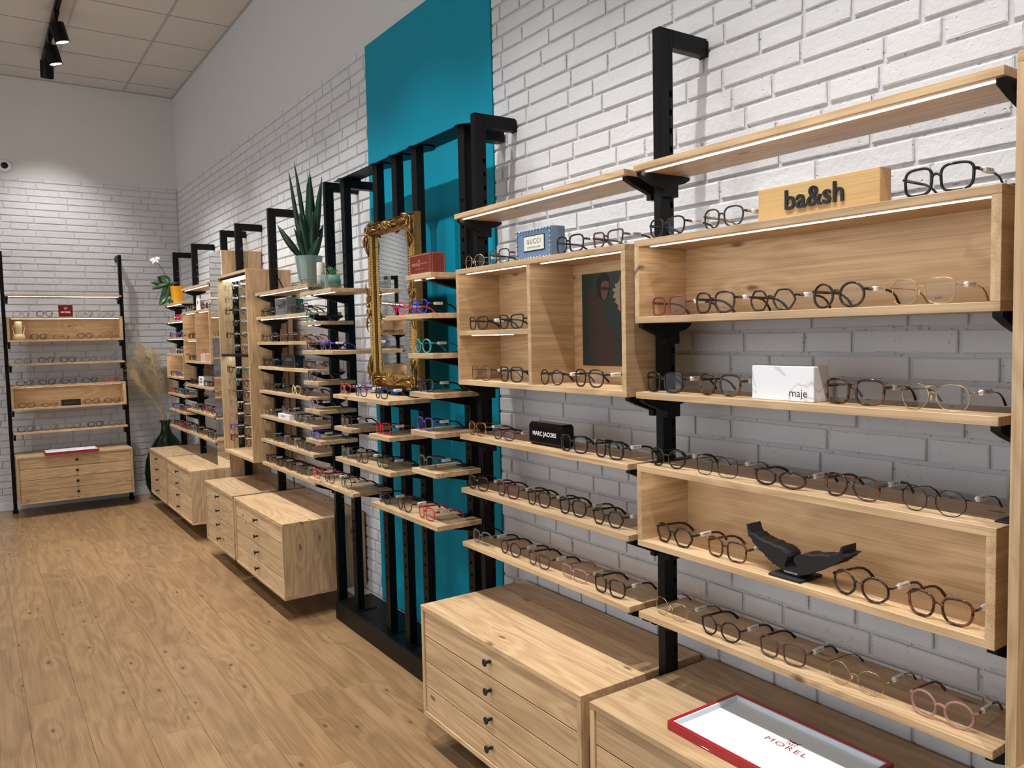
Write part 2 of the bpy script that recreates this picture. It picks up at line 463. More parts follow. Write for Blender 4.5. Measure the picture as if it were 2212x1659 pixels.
PITCH = 0.0635
def brick_geo(mb, y0, y1, z0, z1, r, c=0.0035, d=0.0068):
    """one brick: chamfered block standing proud of the mortar, slightly uneven"""
    j = lambda s=0.0012: r.uniform(-s, s)
    n = len(mb.v)
    for (y, z) in ((y0, z0), (y1, z0), (y1, z1), (y0, z1)):
        mb.v.append((0.001, y + j(), z + j()))
    for (y, z) in ((y0, z0), (y1, z0), (y1, z1), (y0, z1)):
        mb.v.append((-d * 0.72 + j(0.0006), y + j(), z + j()))
    for (y, z) in ((y0 + c, z0 + c * .8), (y1 - c, z0 + c * .8), (y1 - c, z1 - c * .8), (y0 + c, z1 - c * .8)):
        mb.v.append((-d + j(0.0012), y + j(), z + j()))
    for a in (0, 4):
        for i in range(4):
            k = (i + 1) % 4
            mb.f.append((n + a + i, n + a + 4 + i, n + a + 4 + k, n + a + k))
    mb.f.append((n + 11, n + 10, n + 9, n + 8))

def lay_bricks(frame, wall, y0, y1, skip, seed, limit=300, hidden=None):
    r = random.Random(seed)
    B = []
    row = 0
    z1 = BRICK_TOP
    zt = BRICK_TOP - 0.030
    while z1 > 0.09:
        z0 = max(zt, 0.085)
        y = y0 + r.uniform(-0.25, -0.02)
        while y < y1:
            Lh = r.choice((0.252, 0.252, 0.252, 0.128, 0.128, 0.19, 0.31))
            a, b = max(y, y0), min(y + Lh, y1)
            if b - a > 0.03 and z1 - z0 > 0.012:
                parts = [(a, b)]
                for (sy0, sy1) in skip:
                    q = []
                    for (p0, p1) in parts:
                        if p1 <= sy0 or p0 >= sy1: q.append((p0, p1)); continue
                        if p0 < sy0 - 0.02: q.append((p0, sy0 - 0.002))
                        if p1 > sy1 + 0.02: q.append((sy1 + 0.002, p1))
                    parts = q
                for (p0, p1) in parts: B.append((p0, p1, z0, z1 - 0.001))
            y += Lh + 0.0105
        z1 = zt - 0.0105; zt = z1 - (PITCH - 0.0105)
        row += 1
    sc = []
    for (a, b, c, d) in B:
        w = frame.w((0, (a + b) / 2, (c + d) / 2)); p = pix(w); s = 0
        if p and -40 < p[0] < 2252 and -40 < p[1] < 1700:
            q1 = pix(frame.w((0, a, c))); q2 = pix(frame.w((0, b, d)))
            s = abs(q1[0] - q2[0]) * 30 / p[2] + 1 if q1 and q2 else 0
            if hidden:
                for (h0, h1, g0, g1) in hidden:
                    if h0 < (a + b) / 2 < h1 and g0 < (c + d) / 2 < g1: s *= 0.02
        sc.append(s)
    order = sorted(range(len(B)), key=lambda i: -sc[i])
    top = set(order[:limit])
    rest = MB()
    for i in order:
        a, b, c, d = B[i]
        if i in top and sc[i] > 0:
            mb = MB(); brick_geo(mb, a, b, c, d, r)
            mb.build('brick', BRICK, wall)
        else:
            brick_geo(rest, a, b, c, d, r)
    if rest.v:
        o = rest.build('brickwork', BRICK, wall); o['kind'] = 'stuff'

wall_right = struct('wall_right', MB().box(0, 0.12, -3.5, YB + 0.12, 0, BRICK_TOP), MORTAR, RW, 'white painted brick wall behind the eyewear shelves')
MB().box(-0.004, 0.12, -3.5, YB, BRICK_TOP, CEIL).build('plaster', WHITEWALL, wall_right)
lay_bricks(RW, wall_right, 0.2, YB - 0.003, [(2.793, 4.026)], 11, 300,
           hidden=[(0.6, 1.63, 1.57, 1.80), (0.6, 1.63, .95, 1.175), (1.68, 2.6, 1.36, 1.80), (5.2, 6.35, 0, 2.1), (0.2, 0.7, 0, 2.0), (0.6, 2.6, 0, .54), (4.2, 5.2, 0, .54), (1.64, 1.9, 1.36, 1.80)])
wall_back = struct('wall_back', MB().box(0, 0.12, 0, 1.95, 0, BRICK_TOP), MORTAR, BW, 'white painted brick wall behind the narrow ladder display')
MB().box(-0.004, 0.12, 0, 1.95, BRICK_TOP, CEIL).build('plaster', WHITEWALL, wall_back)
lay_bricks(BW, wall_back, 0.010, 1.95, [], 5, 300, hidden=[(.62, 1.56, 1.58, 1.8), (.62, 1.56, .95, 1.17), (.6, 1.56, 0.12, .54), (0, .3, .1, 1.9)])
wall_diagonal = struct('wall_diagonal', MB().box(0, 0.12, 0, 5.73, 0, BRICK_TOP), MORTAR, DW, 'white painted brick wall turning away behind the gold mirror view')
MB().box(-0.004, 0.12, 0, 5.73, BRICK_TOP, CEIL).build('plaster', WHITEWALL, wall_diagonal)
lay_bricks(DW, wall_diagonal, 0.0, 5.73, [], 9, 0)
wall_left = struct('wall_left', MB().box(-6.12, -6.0, -3.5, 13.0, 3.0, CEIL).box(-6.12, -6.0, -3.5, 13.0, 0, 0.3).box(-6.12, -6.0, -3.5, -1.5, 0.3, 3.0).box(-6.12, -6.0, 7.1, 13.0, 0.3, 3.0), WHITEWALL, RW, 'white wall with a long window opening added for fill light')
added_window_1 = struct('added_window_1', MB().box(-6.09, -6.03, -1.5, -1.44, .3, 3).box(-6.09, -6.03, 7.04, 7.1, .3, 3).box(-6.09, -6.03, 1.37, 1.43, .3, 3).box(-6.09, -6.03, 4.2, 4.26, .3, 3), BASEB)  # bars of the unseen window, added with its opening to let in fill
wall_front = struct('wall_front', MB().box(-6.0, 0, -3.62, -3.5, 0, CEIL), WHITEWALL)

# teal painted panel and the skirting
teal = struct('trim_1', MB().cbox(-0.012, 0.0, 2.793, 4.026, 0.085, BRICK_TOP + 0.002, 0.0012), TEAL, RW, 'tall teal painted wall panel behind the gold mirror')
sk = struct('baseboard_right', MB().cbox(-0.014, -0.0005, -1.0, YB - 0.015, 0.0, 0.084, 0.003), BASEB)
sk = struct('baseboard_back', MB().cbox(-0.014, -0.0005, 0.0, 1.95, 0.0, 0.084, 0.003), BASEB, BW)

# floor: vinyl planks
floor = struct('floor', MB().box(-6.0, 0.0, -3.5, 13.0, -0.06, -0.006), PLANK, RW, 'warm brown oak-look plank floor')
PW, PL = 0.1915, 1.283
offs = {-1.5325: 3.607, -1.341: 3.305, -1.724: 3.918, -1.1495: 4.30, -0.958: 3.97, -0.575: 3.267, -0.7665: 4.62, -0.3835: 3.75, -0.192: 4.1, -1.9155: 4.75}
pm = {}
r_ = random.Random(3)
for i in range(1, 13):
    x0 = -PW * i
    oy = None
    for k, v in offs.items():
        if abs(k - x0) < 0.02: oy = v
    if oy is None: oy = r_.uniform(3.2, 4.4)
    y = oy - PL * math.ceil((oy - 0.2) / PL)
    while y < 11.0:
        a, b = y, y + PL
        yend = YB if x0 > -1.95 else 11.0
        if a < yend:
            b = min(b, yend)
            key = round(b - a, 3)
            if key not in pm:
                pm[key] = MB().cbox(0, PW - 0.0008, 0, (b - a) - 0.0008, -0.006, 0.0, 0.0007).mesh('plank', PLANK)
            link('plank', pm[key], floor, (x0, a, 0))
        y += PL
# far side of the room keeps the same covering as one slab
MB().box(-6.0, -PW * 12 - 0.001, -3.5, 13.0, -0.006, -0.0004).build('vinyl_sheet', PLANK, floor)
MB().box(-PW * 12, 0, -3.5, 0.15, -0.006, -0.0004).build('vinyl_sheet', PLANK, floor)

# ceiling: tiles hanging in a light grid
ceiling = struct('ceiling', MB().box(-6.0, 0.0, -3.5, 13.0, CEIL + 0.012, CEIL + 0.08), TILE, RW, 'suspended ceiling of square white tiles')
xs = [0.0, -0.465] + [-0.465 - 0.618 * k for k in range(1, 9)] + [-6.0]
xs = [x for x in xs if x > -5.9] + [-6.0]
ys = [8.444 - 0.6265 * k for k in range(0, 20)]
ys = [YB + 0.001] + [y for y in ys if y > -3.4] + [-3.5]
tm = {}
for i in range(len(xs) - 1):
    for j in range(len(ys) - 1):
        w, l = xs[i] - xs[i + 1] - 0.006, ys[j] - ys[j + 1] - 0.005
        if w < 0.05 or l < 0.05: continue
        k = (round(w, 3), round(l, 3))
        if k not in tm: tm[k] = MB().cbox(0, w, 0, l, 0, 0.012, 0.003).mesh('ceiling_tile', TILE)
        link('ceiling_tile', tm[k], ceiling, (xs[i + 1] + 0.003, ys[j + 1] + 0.0025, CEIL + 0.0005))
MB().box(-6.0, -1.0, YB + 0.002, 13.0, CEIL + 0.001, CEIL + 0.012).build('ceiling_sheet', TILE, ceiling)
for x in xs[1:-1]:
    MB().box(x - 0.008, x + 0.008, -3.5, YB, CEIL - 0.003, CEIL + 0.001).build('grid_bar', TBAR, ceiling)
for y in ys[1:-1]:
    MB().box(-6.0, 0, y - 0.004, y + 0.004, CEIL - 0.001, CEIL + 0.0008).build('cross_bar', CBAR, ceiling)
trim = struct('trim_2', MB().box(-0.022, -0.004, -3.5, YB - 0.004, CEIL - 0.008, CEIL + 0.001), TBAR)
trim = struct('trim_3', MB().box(-0.022, -0.004, 0.004, 1.95, CEIL - 0.008, CEIL + 0.001), TBAR, BW)
# ------------------------------------------------------------------ furniture of the shop-fitting system
XF, XB, TH = -0.31, -0.115, 0.018
ORD = ['first', 'second', 'third', 'fourth', 'fifth', 'sixth', 'seventh', 'eighth']

def upright(frame, y0, label, z_top=2.40, w=0.030, group='black slotted posts with an arm to the wall'):
    """black 50 x 30 post with square slots and an arm back to the wall"""
    y1 = y0 + w
    t = thing('upright_post', label, 'post', (-0.18, (y0 + y1) / 2, 0), frame, group)
    m = MB(); m.cbox(-0.205, -0.168, y0, y1, 0.0, z_top, 0.0015)
    m.box(-0.159, -0.155, y0, y1, 0.0, z_top - 0.001)
    z = 0.60
    prev = 0.0
    while z < 2.25:
        m.box(-0.168, -0.159, y0, y1, prev, z); prev = z + 0.017; z += 0.052
    m.box(-0.168, -0.159, y0, y1, prev, z_top - 0.001)
    m.build('post', BLACK, t)
    a = MB().cbox(-0.155, -0.012, y0, y1, z_top - 0.05, z_top, 0.0015); a.build('wall_arm', BLACK, t)
    MB().cbox(-0.0125, 0.0 - 0.009, y0 - 0.002, y1 + 0.002, z_top - 0.052, z_top - 0.006, 0.001).build('end_cap', BLACK, t)
    MB().cbox(-0.21, -0.15, y0 - 0.006, y1 + 0.006, 0.0, 0.03, 0.002).build('foot', BLACK, t)
    return t

def bracket(t, y0, y1, z, xf=XF, xb=XB):
    pts = [(xf + 0.012, z), (xb + 0.01, z), (xb + 0.005, z - 0.010), (xb - 0.015, z - 0.020), (-0.155, z - 0.026), (-0.155, z - 0.060), (-0.206, z - 0.060), (-0.206, z - 0.044), (xf + 0.05, z - 0.026), (xf + 0.012, z - 0.010)]
    m = MB(); m.prism(pts, 1, y0, y1)
    return m.build('bracket', BLACK, t)

def led(t, y0, y1, z, x=-0.285, w=0.008):
    m = MB().box(x, x + w, y0, y1, z - 0.0012, z - 0.0002)
    return m.build('led_strip', LED, t)

def shelf(frame, y0, y1, zt, label, lit=False, group=None):
    t = thing('display_shelf', label, 'shelf', ((XF + XB) / 2, (y0 + y1) / 2, zt - TH), frame, group)
    MB().cbox(XF, XB, y0, y1, zt - TH, zt, 0.0009).build('board', WOODY, t)
    for a in (y0 + 0.001, y1 - 0.019): bracket(t, a, a + 0.018, zt - TH - 0.0002)
    if lit: led(t, y0 + 0.022, y1 - 0.022, zt - TH)
    return t

def dbox(frame, y0, y1, z0, z1, label, split=None, mid=None, lit=True, group=None, pads=True):
    """open-fronted oak display box; split = y of an upright divider, mid = top of a half shelf on the far side of it"""
    t = thing('display_box', label, 'box shelf', ((XF + XB) / 2, (y0 + y1) / 2, z0), frame, group)
    MB().cbox(XF, XB, y0, y1, z1 - TH, z1, 0.0009).build('top_panel', WOODY, t)
    MB().cbox(XF, XB, y0, y1, z0, z0 + TH, 0.0009).build('bottom_panel', WOODY, t)
    for a in (y0, y1 - TH): MB().cbox(XF, XB, a, a + TH, z0 + TH, z1 - TH, 0.0007).build('side_panel', WOODX, t)
    MB().box(XB - 0.010, XB - 0.001, y0 + TH, y1 - TH, z0 + TH, z1 - TH).build('back_panel', WOODY, t)
    if split:
        MB().cbox(XF + 0.001, XB - 0.010, split - TH / 2, split + TH / 2, z0 + TH, z1 - TH, 0.0007).build('divider', WOODX, t)
        if mid:
            MB().cbox(XF + 0.001, XB - 0.010, split + TH / 2, y1 - TH, mid - TH, mid, 0.0007).build('half_shelf', WOODY, t)
            if lit: led(t, split + 0.14, y1 - TH - 0.05, mid - TH)
    if lit:
        if split:
            led(t, split + TH / 2 + 0.01, y1 - TH - 0.02, z1 - TH); led(t, y0 + TH + 0.012, split - TH / 2 - 0.03, z1 - TH)
        else: led(t, y0 + TH + 0.012, y1 - TH - 0.02, z1 - TH)
    for a in (y0 + 0.001, y1 - 0.019): bracket(t, a, a + 0.018, z0 - 0.0002)
    if pads:
        for a in (y0 + 0.001, y1 - 0.026): MB().cbox(-0.262, XB, a, a + 0.025, z1, z1 + 0.0035, 0.001).build('bracket_plate', BLACK, t)
    return t

_knob = None
def knob_mesh():
    global _knob
    if _knob is None:
        _knob = MB().lathe([(0.0001, 0.0), (0.0055, 0.0), (0.0052, -0.016), (0.0065, -0.019), (0.0120, -0.021), (0.0128, -0.0225), (0.0115, -0.025), (0.0001, -0.0255)], k=18, axis=0).mesh('knob', BLACKMATT, smooth=True)
        try: _knob.set_sharp_from_angle(angle=math.radians(40))
        except Exception: pass
    return _knob

def cabinet(frame, y0, y1, label, z0=0.123, z1=0.546, xf=-0.50, xb=-0.02, group='floating oak drawer cabinets'):
    t = thing('drawer_cabinet', label, 'cabinet', ((xf + xb) / 2, (y0 + y1) / 2, z0), frame, group)
    MB().cbox(xf, xb, y0, y1, z1 - TH, z1, 0.0009).build('top_panel', WOODY, t)
    MB().cbox(xf + .001, xb, y0, y1, z0, z0 + TH, 0.0009).build('bottom_panel', WOODY, t)
    for a in (y0, y1 - TH): MB().cbox(xf + .001, xb, a, a + TH, z0 + TH, z1 - TH, 0.0007).build('side_panel', WOODZ, t)
    MB().box(xb - 0.008, xb - 0.001, y0 + TH, y1 - TH, z0 + TH, z1 - TH).build('back_panel', WOODY, t)
    hh = (z1 - z0 - 2 * TH) / 4
    for k in range(4):
        a = z0 + TH + hh * k
        d = MB().cbox(xf + 0.006, xf + 0.024, y0 + TH + 0.002, y1 - TH - 0.002, a + 0.0018, a + hh - 0.0018, 0.0012).build('drawer', WOODY, t)
        kb = link('knob', knob_mesh(), d)
        b = t['_b']; kb.location = (xf + 0.006 - b[0], (y0 + y1) / 2 - b[1], a + hh * 0.56 - b[2])
    MB().box(xf + 0.03, xf + 0.04, y0 + TH, y1 - TH, z0 + TH, z1 - TH).build('drawer_liner', BLACKMATT, t)
    return t

def tall_cabinet(y0, y1, label, z0=0.745, z1=2.008, xf=-0.354, xb=-0.06, hooks=True):
    """lit tall oak cabinet with rods of spectacles"""
    t = thing('tall_cabinet', label, 'cabinet', ((xf + xb) / 2, (y0 + y1) / 2, z0), RW, 'tall lit oak display cabinets')
    MB().cbox(xf, xb, y0, y1, z1 - TH, z1, 0.0009).build('top_panel', WOODY, t)
    MB().cbox(xf, xb, y0, y1, z0, z0 + TH, 0.0009).build('bottom_panel', WOODY, t)
    for a in (y0, y1 - TH): MB().cbox(xf, xb, a, a + TH, z0 + TH, z1 - TH, 0.0007).build('side_panel', WOODZ, t)
    MB().box(xb - 0.012, xb - 0.001, y0 + TH, y1 - TH, z0 + TH, z1 - TH).build('back_panel', WOODZ, t)
    lb = MB().cbox(xf + 0.02, xf + 0.12, y0 + TH, y1 - TH, z1 - TH - 0.014, z1 - TH - 0.001, 0.001).build('light_panel', BLACK, t)
    MB().box(xf + 0.028, xf + 0.112, y0 + TH + 0.012, y1 - TH - 0.012, z1 - TH - 0.0165, z1 - TH - 0.014).build('diffuser', LEDW, lb)
    lb = MB().cbox(xf + 0.004, xf + 0.13, y0 + TH, y1 - TH, 1.437, 1.452, 0.001).build('light_bar', BLACK, t)
    MB().box(xf + 0.05, xf + 0.09, y0 + TH + 0.012, y1 - TH - 0.012, 1.4345, 1.437).build('diffuser', LEDW, lb)
    MB().box(-0.254, -0.214, y1 - TH - 0.010, y1 - TH - 0.0005, z0 + TH, z1 - TH - 0.02).build('rod_rail', BLACK, t)
    return t

# ---- posts: the near run, the middle run and the run in the corner
upright(RW, 0.655, 'black slotted post half hidden beside the nearest tall oak cabinet')
upright(RW, 1.635, 'black slotted post between the ba&sh box and the poster box')
upright(RW, 2.623, 'black slotted post standing against the teal panel, nearest the poster box')
upright(RW, 4.178, 'black slotted post beside the potted snake plant')
upright(RW, 5.175, 'black slotted post along the side of the lit tall cabinet')
upright(RW, 5.947, 'black slotted post rising behind the lit tall cabinet beside the mirror column')
upright(RW, 6.358, 'black slotted post behind the mirror column, nearest the corner boxes')
upright(RW, 7.335, 'black slotted post in the middle of the corner run, beside the orchid')
upright(RW, 8.104, 'black slotted post at the corner end of the run, behind the orchid')
upright(BW, 0.588, 'black slotted post of the ladder display, nearest the pampas grass')
upright(BW, 1.565, 'black slotted post of the ladder display, farthest from the pampas grass')

# ---- nearest bay
N0, N1 = 0.687, 1.636
shelf(RW, N0, N1, 2.006, 'lit oak shelf above the ba&sh sign', True)
dbox(RW, N0, N1, 1.572, 1.800, 'wide lit oak box with the ba&sh sign on its top')
shelf(RW, N0, N1, 1.381, 'oak shelf carrying the marble maje box')
dbox(RW, N0, N1, 0.946, 1.176, 'wide oak box holding the black wing ornament')
shelf(RW, N0, N1, 0.756, 'low oak shelf above the drawer cabinet with the large red tray')
cabinet(RW, N0, 1.632, 'oak drawer cabinet under the large red and white tray')
# ---- second bay
S0, S1 = 1.674, 2.615
shelf(RW, S0, S1, 2.004, 'lit oak shelf above the blue studded sign', True)
dbox(RW, S0, S1, 1.363, 1.797, 'divided lit oak box with the dark green poster inside', 2.145, 1.567)
shelf(RW, S0, S1, 1.172, 'oak shelf carrying the black MARC JACOBS case')
shelf(RW, S0, S1, 0.965, 'plain oak shelf below the MARC JACOBS case, five pairs on it')
shelf(RW, S0, S1, 0.756, 'lowest oak shelf below the MARC JACOBS case')
cabinet(RW, S0 - 0.004, S1, 'empty-topped oak drawer cabinet beside the teal panel')
tall_cabinet(-0.08, 0.647, 'tall oak cabinet beside the maje glasses and the pink crystal pair')

# ---- middle run: eight shelves beside the lit tall cabinet
J0, J1 = 4.218, 5.172
for k, z in enumerate([1.849, 1.694, 1.535, 1.379, 1.225, 1.064, 0.909, 0.757]):
    nm = ['top lit oak shelf carrying the snake plant beside the lit tall cabinet', 'oak shelf with the grey clear block beside the lit tall cabinet', 'oak shelf of five brown pairs under the grey clear block',
          'oak shelf with the dark clear stand beside the lit tall cabinet', 'oak shelf with the cream pair beside the lit tall cabinet', 'oak shelf with the flat white box beside the lit tall cabinet',
          'oak shelf just under the flat white box', 'lowest oak shelf beside the lit tall cabinet'][k]
    shelf(RW, J0, J1, z, nm, k < 2)
tall_cabinet(5.207, 5.930, 'tall lit oak cabinet full of hanging glasses beside the mirror column')
cabinet(RW, 4.221, 5.174, 'wide oak drawer cabinet beside the black stand of the gold mirror')
cabinet(RW, 5.215, 5.946, 'narrow oak drawer cabinet under the lit tall cabinet')

# ---- mirror column between the runs
t = thing('mirror_column', 'tall oak column with a plain mirror face between the two shelf runs', 'mirror', (-0.16, 6.15, 0.10))
MB().cbox(-0.299, -0.012, 5.984, 6.002, 0.10, 2.206, 0.001).build('side_panel', WOODZ, t)
MB().cbox(-0.299, -0.012, 6.318, 6.336, 0.10, 2.206, 0.001).build('side_panel', WOODZ, t)
MB().cbox(-0.299, -0.012, 6.002, 6.318, 2.188, 2.206, 0.001).build('top_panel', WOODY, t)
MB().box(-0.299, -0.292, 6.002, 6.318, 0.10, 2.188).build('backing_board', WOODZ, t)
MB().cbox(-0.306, -0.2995, 5.984, 6.336, 0.10, 2.206, 0.001).build('mirror_glass', MIRROR, t)

# ---- corner run
K0, K1 = 6.392, 7.318
shelf(RW, K0, K1, 2.002, 'lit oak shelf above the white card in the corner run', True)
dbox(RW, K0, K1, 1.365, 1.800, 'divided lit oak box with the pink block in the corner run', 6.85, 1.569)
shelf(RW, K0, K1, 1.180, 'oak shelf carrying the small white box in the corner run')
shelf(RW, K0, K1, 0.966, 'oak shelf under the small white box in the corner run')
shelf(RW, K0, K1, 0.765, 'lowest oak shelf of the corner run beside the mirror column')
L0, L1 = 7.366, 8.085
shelf(RW, L0, L1, 1.898, 'short lit oak shelf carrying the orchid', True)
shelf(RW, L0, L1, 1.741, 'short lit oak shelf just under the orchid shelf', True)
shelf(RW, L0, L1, 1.586, 'short lit oak shelf, second below the orchid shelf', True)
dbox(RW, L0, L1, 1.210, 1.437, 'short lit oak box behind the pampas grass')
shelf(RW, L0, L1, 1.070, 'short oak shelf just under the pampas-side box')
shelf(RW, L0, L1, 0.919, 'short oak shelf, second under the pampas-side box')
shelf(RW, L0, L1, 0.763, 'short lowest oak shelf above the green vase')
cabinet(RW, K0, 7.330, 'wide oak drawer cabinet beside the mirror column', z1=0.552, z0=0.130)
cabinet(RW, 7.368, 8.090, 'narrow oak drawer cabinet beside the green glass vase', z1=0.552, z0=0.130)

# ---- ladder display on the back wall
A0, A1 = 0.620, 1.563
shelf(BW, A0, A1, 2.006, 'thin lit oak shelf at the top of the ladder display', True)
dbox(BW, A0, A1, 1.576, 1.803, 'oak ladder box holding the cream vase')
shelf(BW, A0, A1, 1.378, 'oak ladder shelf between its two boxes')
dbox(BW, A0, A1, 0.953, 1.176, 'oak ladder box holding the small black sign', lit=True)
shelf(BW, A0, A1, 0.752, 'oak ladder shelf just above its drawer cabinet')
cabinet(BW, A0, A1, 'oak drawer cabinet at the foot of the ladder display', z1=0.549, z0=0.121)

# ---- display on the wall seen only in the gold mirror
DA = 1.15
for y in (DA - 0.035, DA + 0.945): upright(DW, y, 'black slotted post of the display seen in the gold mirror', group='posts seen in the gold mirror')
shelf(DW, DA, DA + .94, 2.006, 'lit oak shelf of the display seen in the gold mirror', True)
dbox(DW, DA, DA + .94, 1.576, 1.803, 'plain lit oak box of the display seen in the gold mirror')
shelf(DW, DA, DA + .94, 1.378, 'oak shelf between the boxes seen in the gold mirror')
dbox(DW, DA, DA + .94, 0.953, 1.176, 'lower oak box of the display seen in the gold mirror')
cabinet(DW, DA, DA + .94, 'oak drawer cabinet of the display seen in the gold mirror')

# ---- black stand in front of the teal panel
st = thing('display_stand', 'black steel stand of five slotted poles on a plinth before the teal panel', 'stand', (-0.19, 3.4, 0))
MB().cbox(-0.248, -0.030, 2.66, 4.128, 0.0, 0.097, 0.002).build('plinth', BLACK, st)
POLES = [3.936, 3.534, 3.328, 3.130, 2.727]
for yc in POLES:
    m = MB()
    m.box(-0.198, -0.168, yc - 0.024, yc + 0.024, 0.097, 2.372)
    m.box(-0.205, -0.198, yc - 0.024, yc - 0.006, 0.097, 2.372)
    m.box(-0.205, -0.198, yc + 0.006, yc + 0.024, 0.097, 2.372)
    z, prev = 0.36, 0.097
    while z < 2.1:
        m.box(-0.205, -0.198, yc - 0.006, yc + 0.006, prev, z); prev = z + 0.013; z += 0.052
    m.box(-0.205, -0.198, yc - 0.006, yc + 0.006, prev, 2.372)
    m.build('pole', BLACK, st)
    smooth_auto(MB().lathe([(0.0001, 0), (0.062, 0), (0.062, 0.004), (0.0001, 0.004)], (-0.165, yc, 2.3682), k=28).build('flange', BLACK, st))
    MB().cbox(-0.225, -0.11, yc - 0.05, yc + 0.05, 0.0972, 0.1, 0.001).build('foot_plate', BLACK, st)
MB().prism([(-0.207, 2.78), (-0.165, 2.665), (-0.11, 2.665), (-0.11, 4.035), (-0.207, 4.035)], 2, 2.3725, 2.3775).build('top_plate', BLACK, st)
for yc in (2.727, 3.936): MB().cbox(-0.165, -0.014, yc - 0.025, yc + 0.025, 2.325, 2.366, 0.0015).build('wall_arm', BLACK, st)

def stand_shelf(y0, y1, zt, label, lit=False):
    t = thing('stand_shelf', label, 'shelf', (-0.31, (y0 + y1) / 2, zt - 0.02), RW, 'small oak shelves on the black stand')
    MB().cbox(-0.41, -0.209, y0, y1, zt - 0.019, zt, 0.0009).build('board', WOODY, t)
    for yc in POLES:
        if y0 - 0.01 < yc < y1 + 0.01:
            pts = [(-0.395, zt - 0.0192), (-0.2055, zt - 0.0192), (-0.2055, zt - 0.062), (-0.225, zt - 0.058), (-0.38, zt - 0.024)]
            MB().prism(pts, 1, yc - 0.016, yc + 0.016).build('bracket', BLACK, t)
            MB().cbox(-0.25, -0.2055, yc - 0.03, yc + 0.03, zt, zt + 0.003, 0.0008).build('bracket_plate', BLACK, t)
    if lit: led(t, y0 + 0.03, y1 - 0.03, zt - 0.0192, x=-0.385)
    return t
stand_shelf(3.622, 4.056, 1.790, 'lit wide stand shelf carrying the succulent', True)
stand_shelf(3.832, 4.046, 1.637, 'narrow stand shelf just under the succulent shelf', True)
stand_shelf(3.622, 4.046, 1.489, 'wide stand shelf with the purple pair beside the gold mirror')
stand_shelf(3.832, 4.046, 1.331, 'narrow stand shelf with the plum round pair')
stand_shelf(3.832, 4.046, 1.185, 'narrow stand shelf with the lilac round pair')
stand_shelf(3.832, 4.046, 1.029, 'narrow stand shelf with the violet oval pair')
stand_shelf(2.628, 2.836, 1.788, 'lit narrow stand shelf carrying the red leather box', True)
stand_shelf(2.628, 3.034, 1.636, 'wide stand shelf with the pink and the blue pair before the mirror')
stand_shelf(2.628, 2.832, 1.483, 'narrow stand shelf with the turquoise pair')
stand_shelf(2.628, 2.831, 1.331, 'narrow stand shelf with the navy pair under the turquoise one')
stand_shelf(3.031, 3.641, 1.281, 'wide stand shelf of three pairs under the gold mirror')
stand_shelf(3.431, 3.641, 1.127, 'narrow stand shelf with the tortoiseshell pair under the mirror')
stand_shelf(3.030, 3.236, 1.127, 'narrow stand shelf with the bright red pair')
stand_shelf(2.628, 2.830, 1.180, 'narrow stand shelf with the violet square pair')
stand_shelf(3.033, 3.641, 0.977, 'wide stand shelf of three pairs, second below the mirror')
stand_shelf(2.630, 2.830, 1.027, 'narrow stand shelf with the grey green pair')
stand_shelf(3.442, 4.040, 0.825, 'lowest wide stand shelf beside the wide drawer cabinet')
stand_shelf(2.632, 3.232, 0.823, 'lowest wide stand shelf before the teal panel')
# ------------------------------------------------------------------ spectacles
NL = 30
def sgn(v, e): return math.copysign(abs(v) ** e, v)
def outline(shape, a, b):
    """outline of one lens, u outwards, v up"""
    out = []
    for i in range(NL):
        t = 2 * PI * i / NL
        c, s = math.cos(t), math.sin(t)
        n = {'round': 2.05, 'panto': 2.7, 'square': 3.3, 'rect': 4.6, 'oval': 2.15, 'cat': 3.1, 'aviator': 2.6}.get(shape, 2.4)
        u, v = a * sgn(c, 2 / n), b * sgn(s, 2 / n)
        if shape == 'panto': u *= 1 + 0.10 * v / b
        elif shape == 'square': u *= 1 + 0.05 * v / b
        elif shape == 'rect': v *= 0.86
        elif shape == 'oval': u, v = u * 1.10, v * 0.72
        elif shape == 'cat':
            u *= 1 + 0.10 * v / b
            if v > 0 and u > 0: v += 0.26 * b * (u / a) ** 2; u *= 1.05
        elif shape == 'aviator':
            if v < 0: u = u * (1 + 0.10 * v / b) + 0.16 * a * (-v / b) * (1 if u < a * .6 else .3)
            u *= 1.04
        elif shape in ('hex', 'geo'):
            k = 6 if shape == 'hex' else 8
            ph = 0.0 if shape == 'hex' else PI / 8
            w = ((t + ph) % (2 * PI / k)) - PI / k
            r = 1.0 / math.cos(w)
            r = 0.60 * r * math.cos(PI / k) * 1.06 + 0.40
            u, v = a * r * c, b * r * s * (1.05 if shape == 'hex' else 1.0)
        out.append((u, v))
    return out

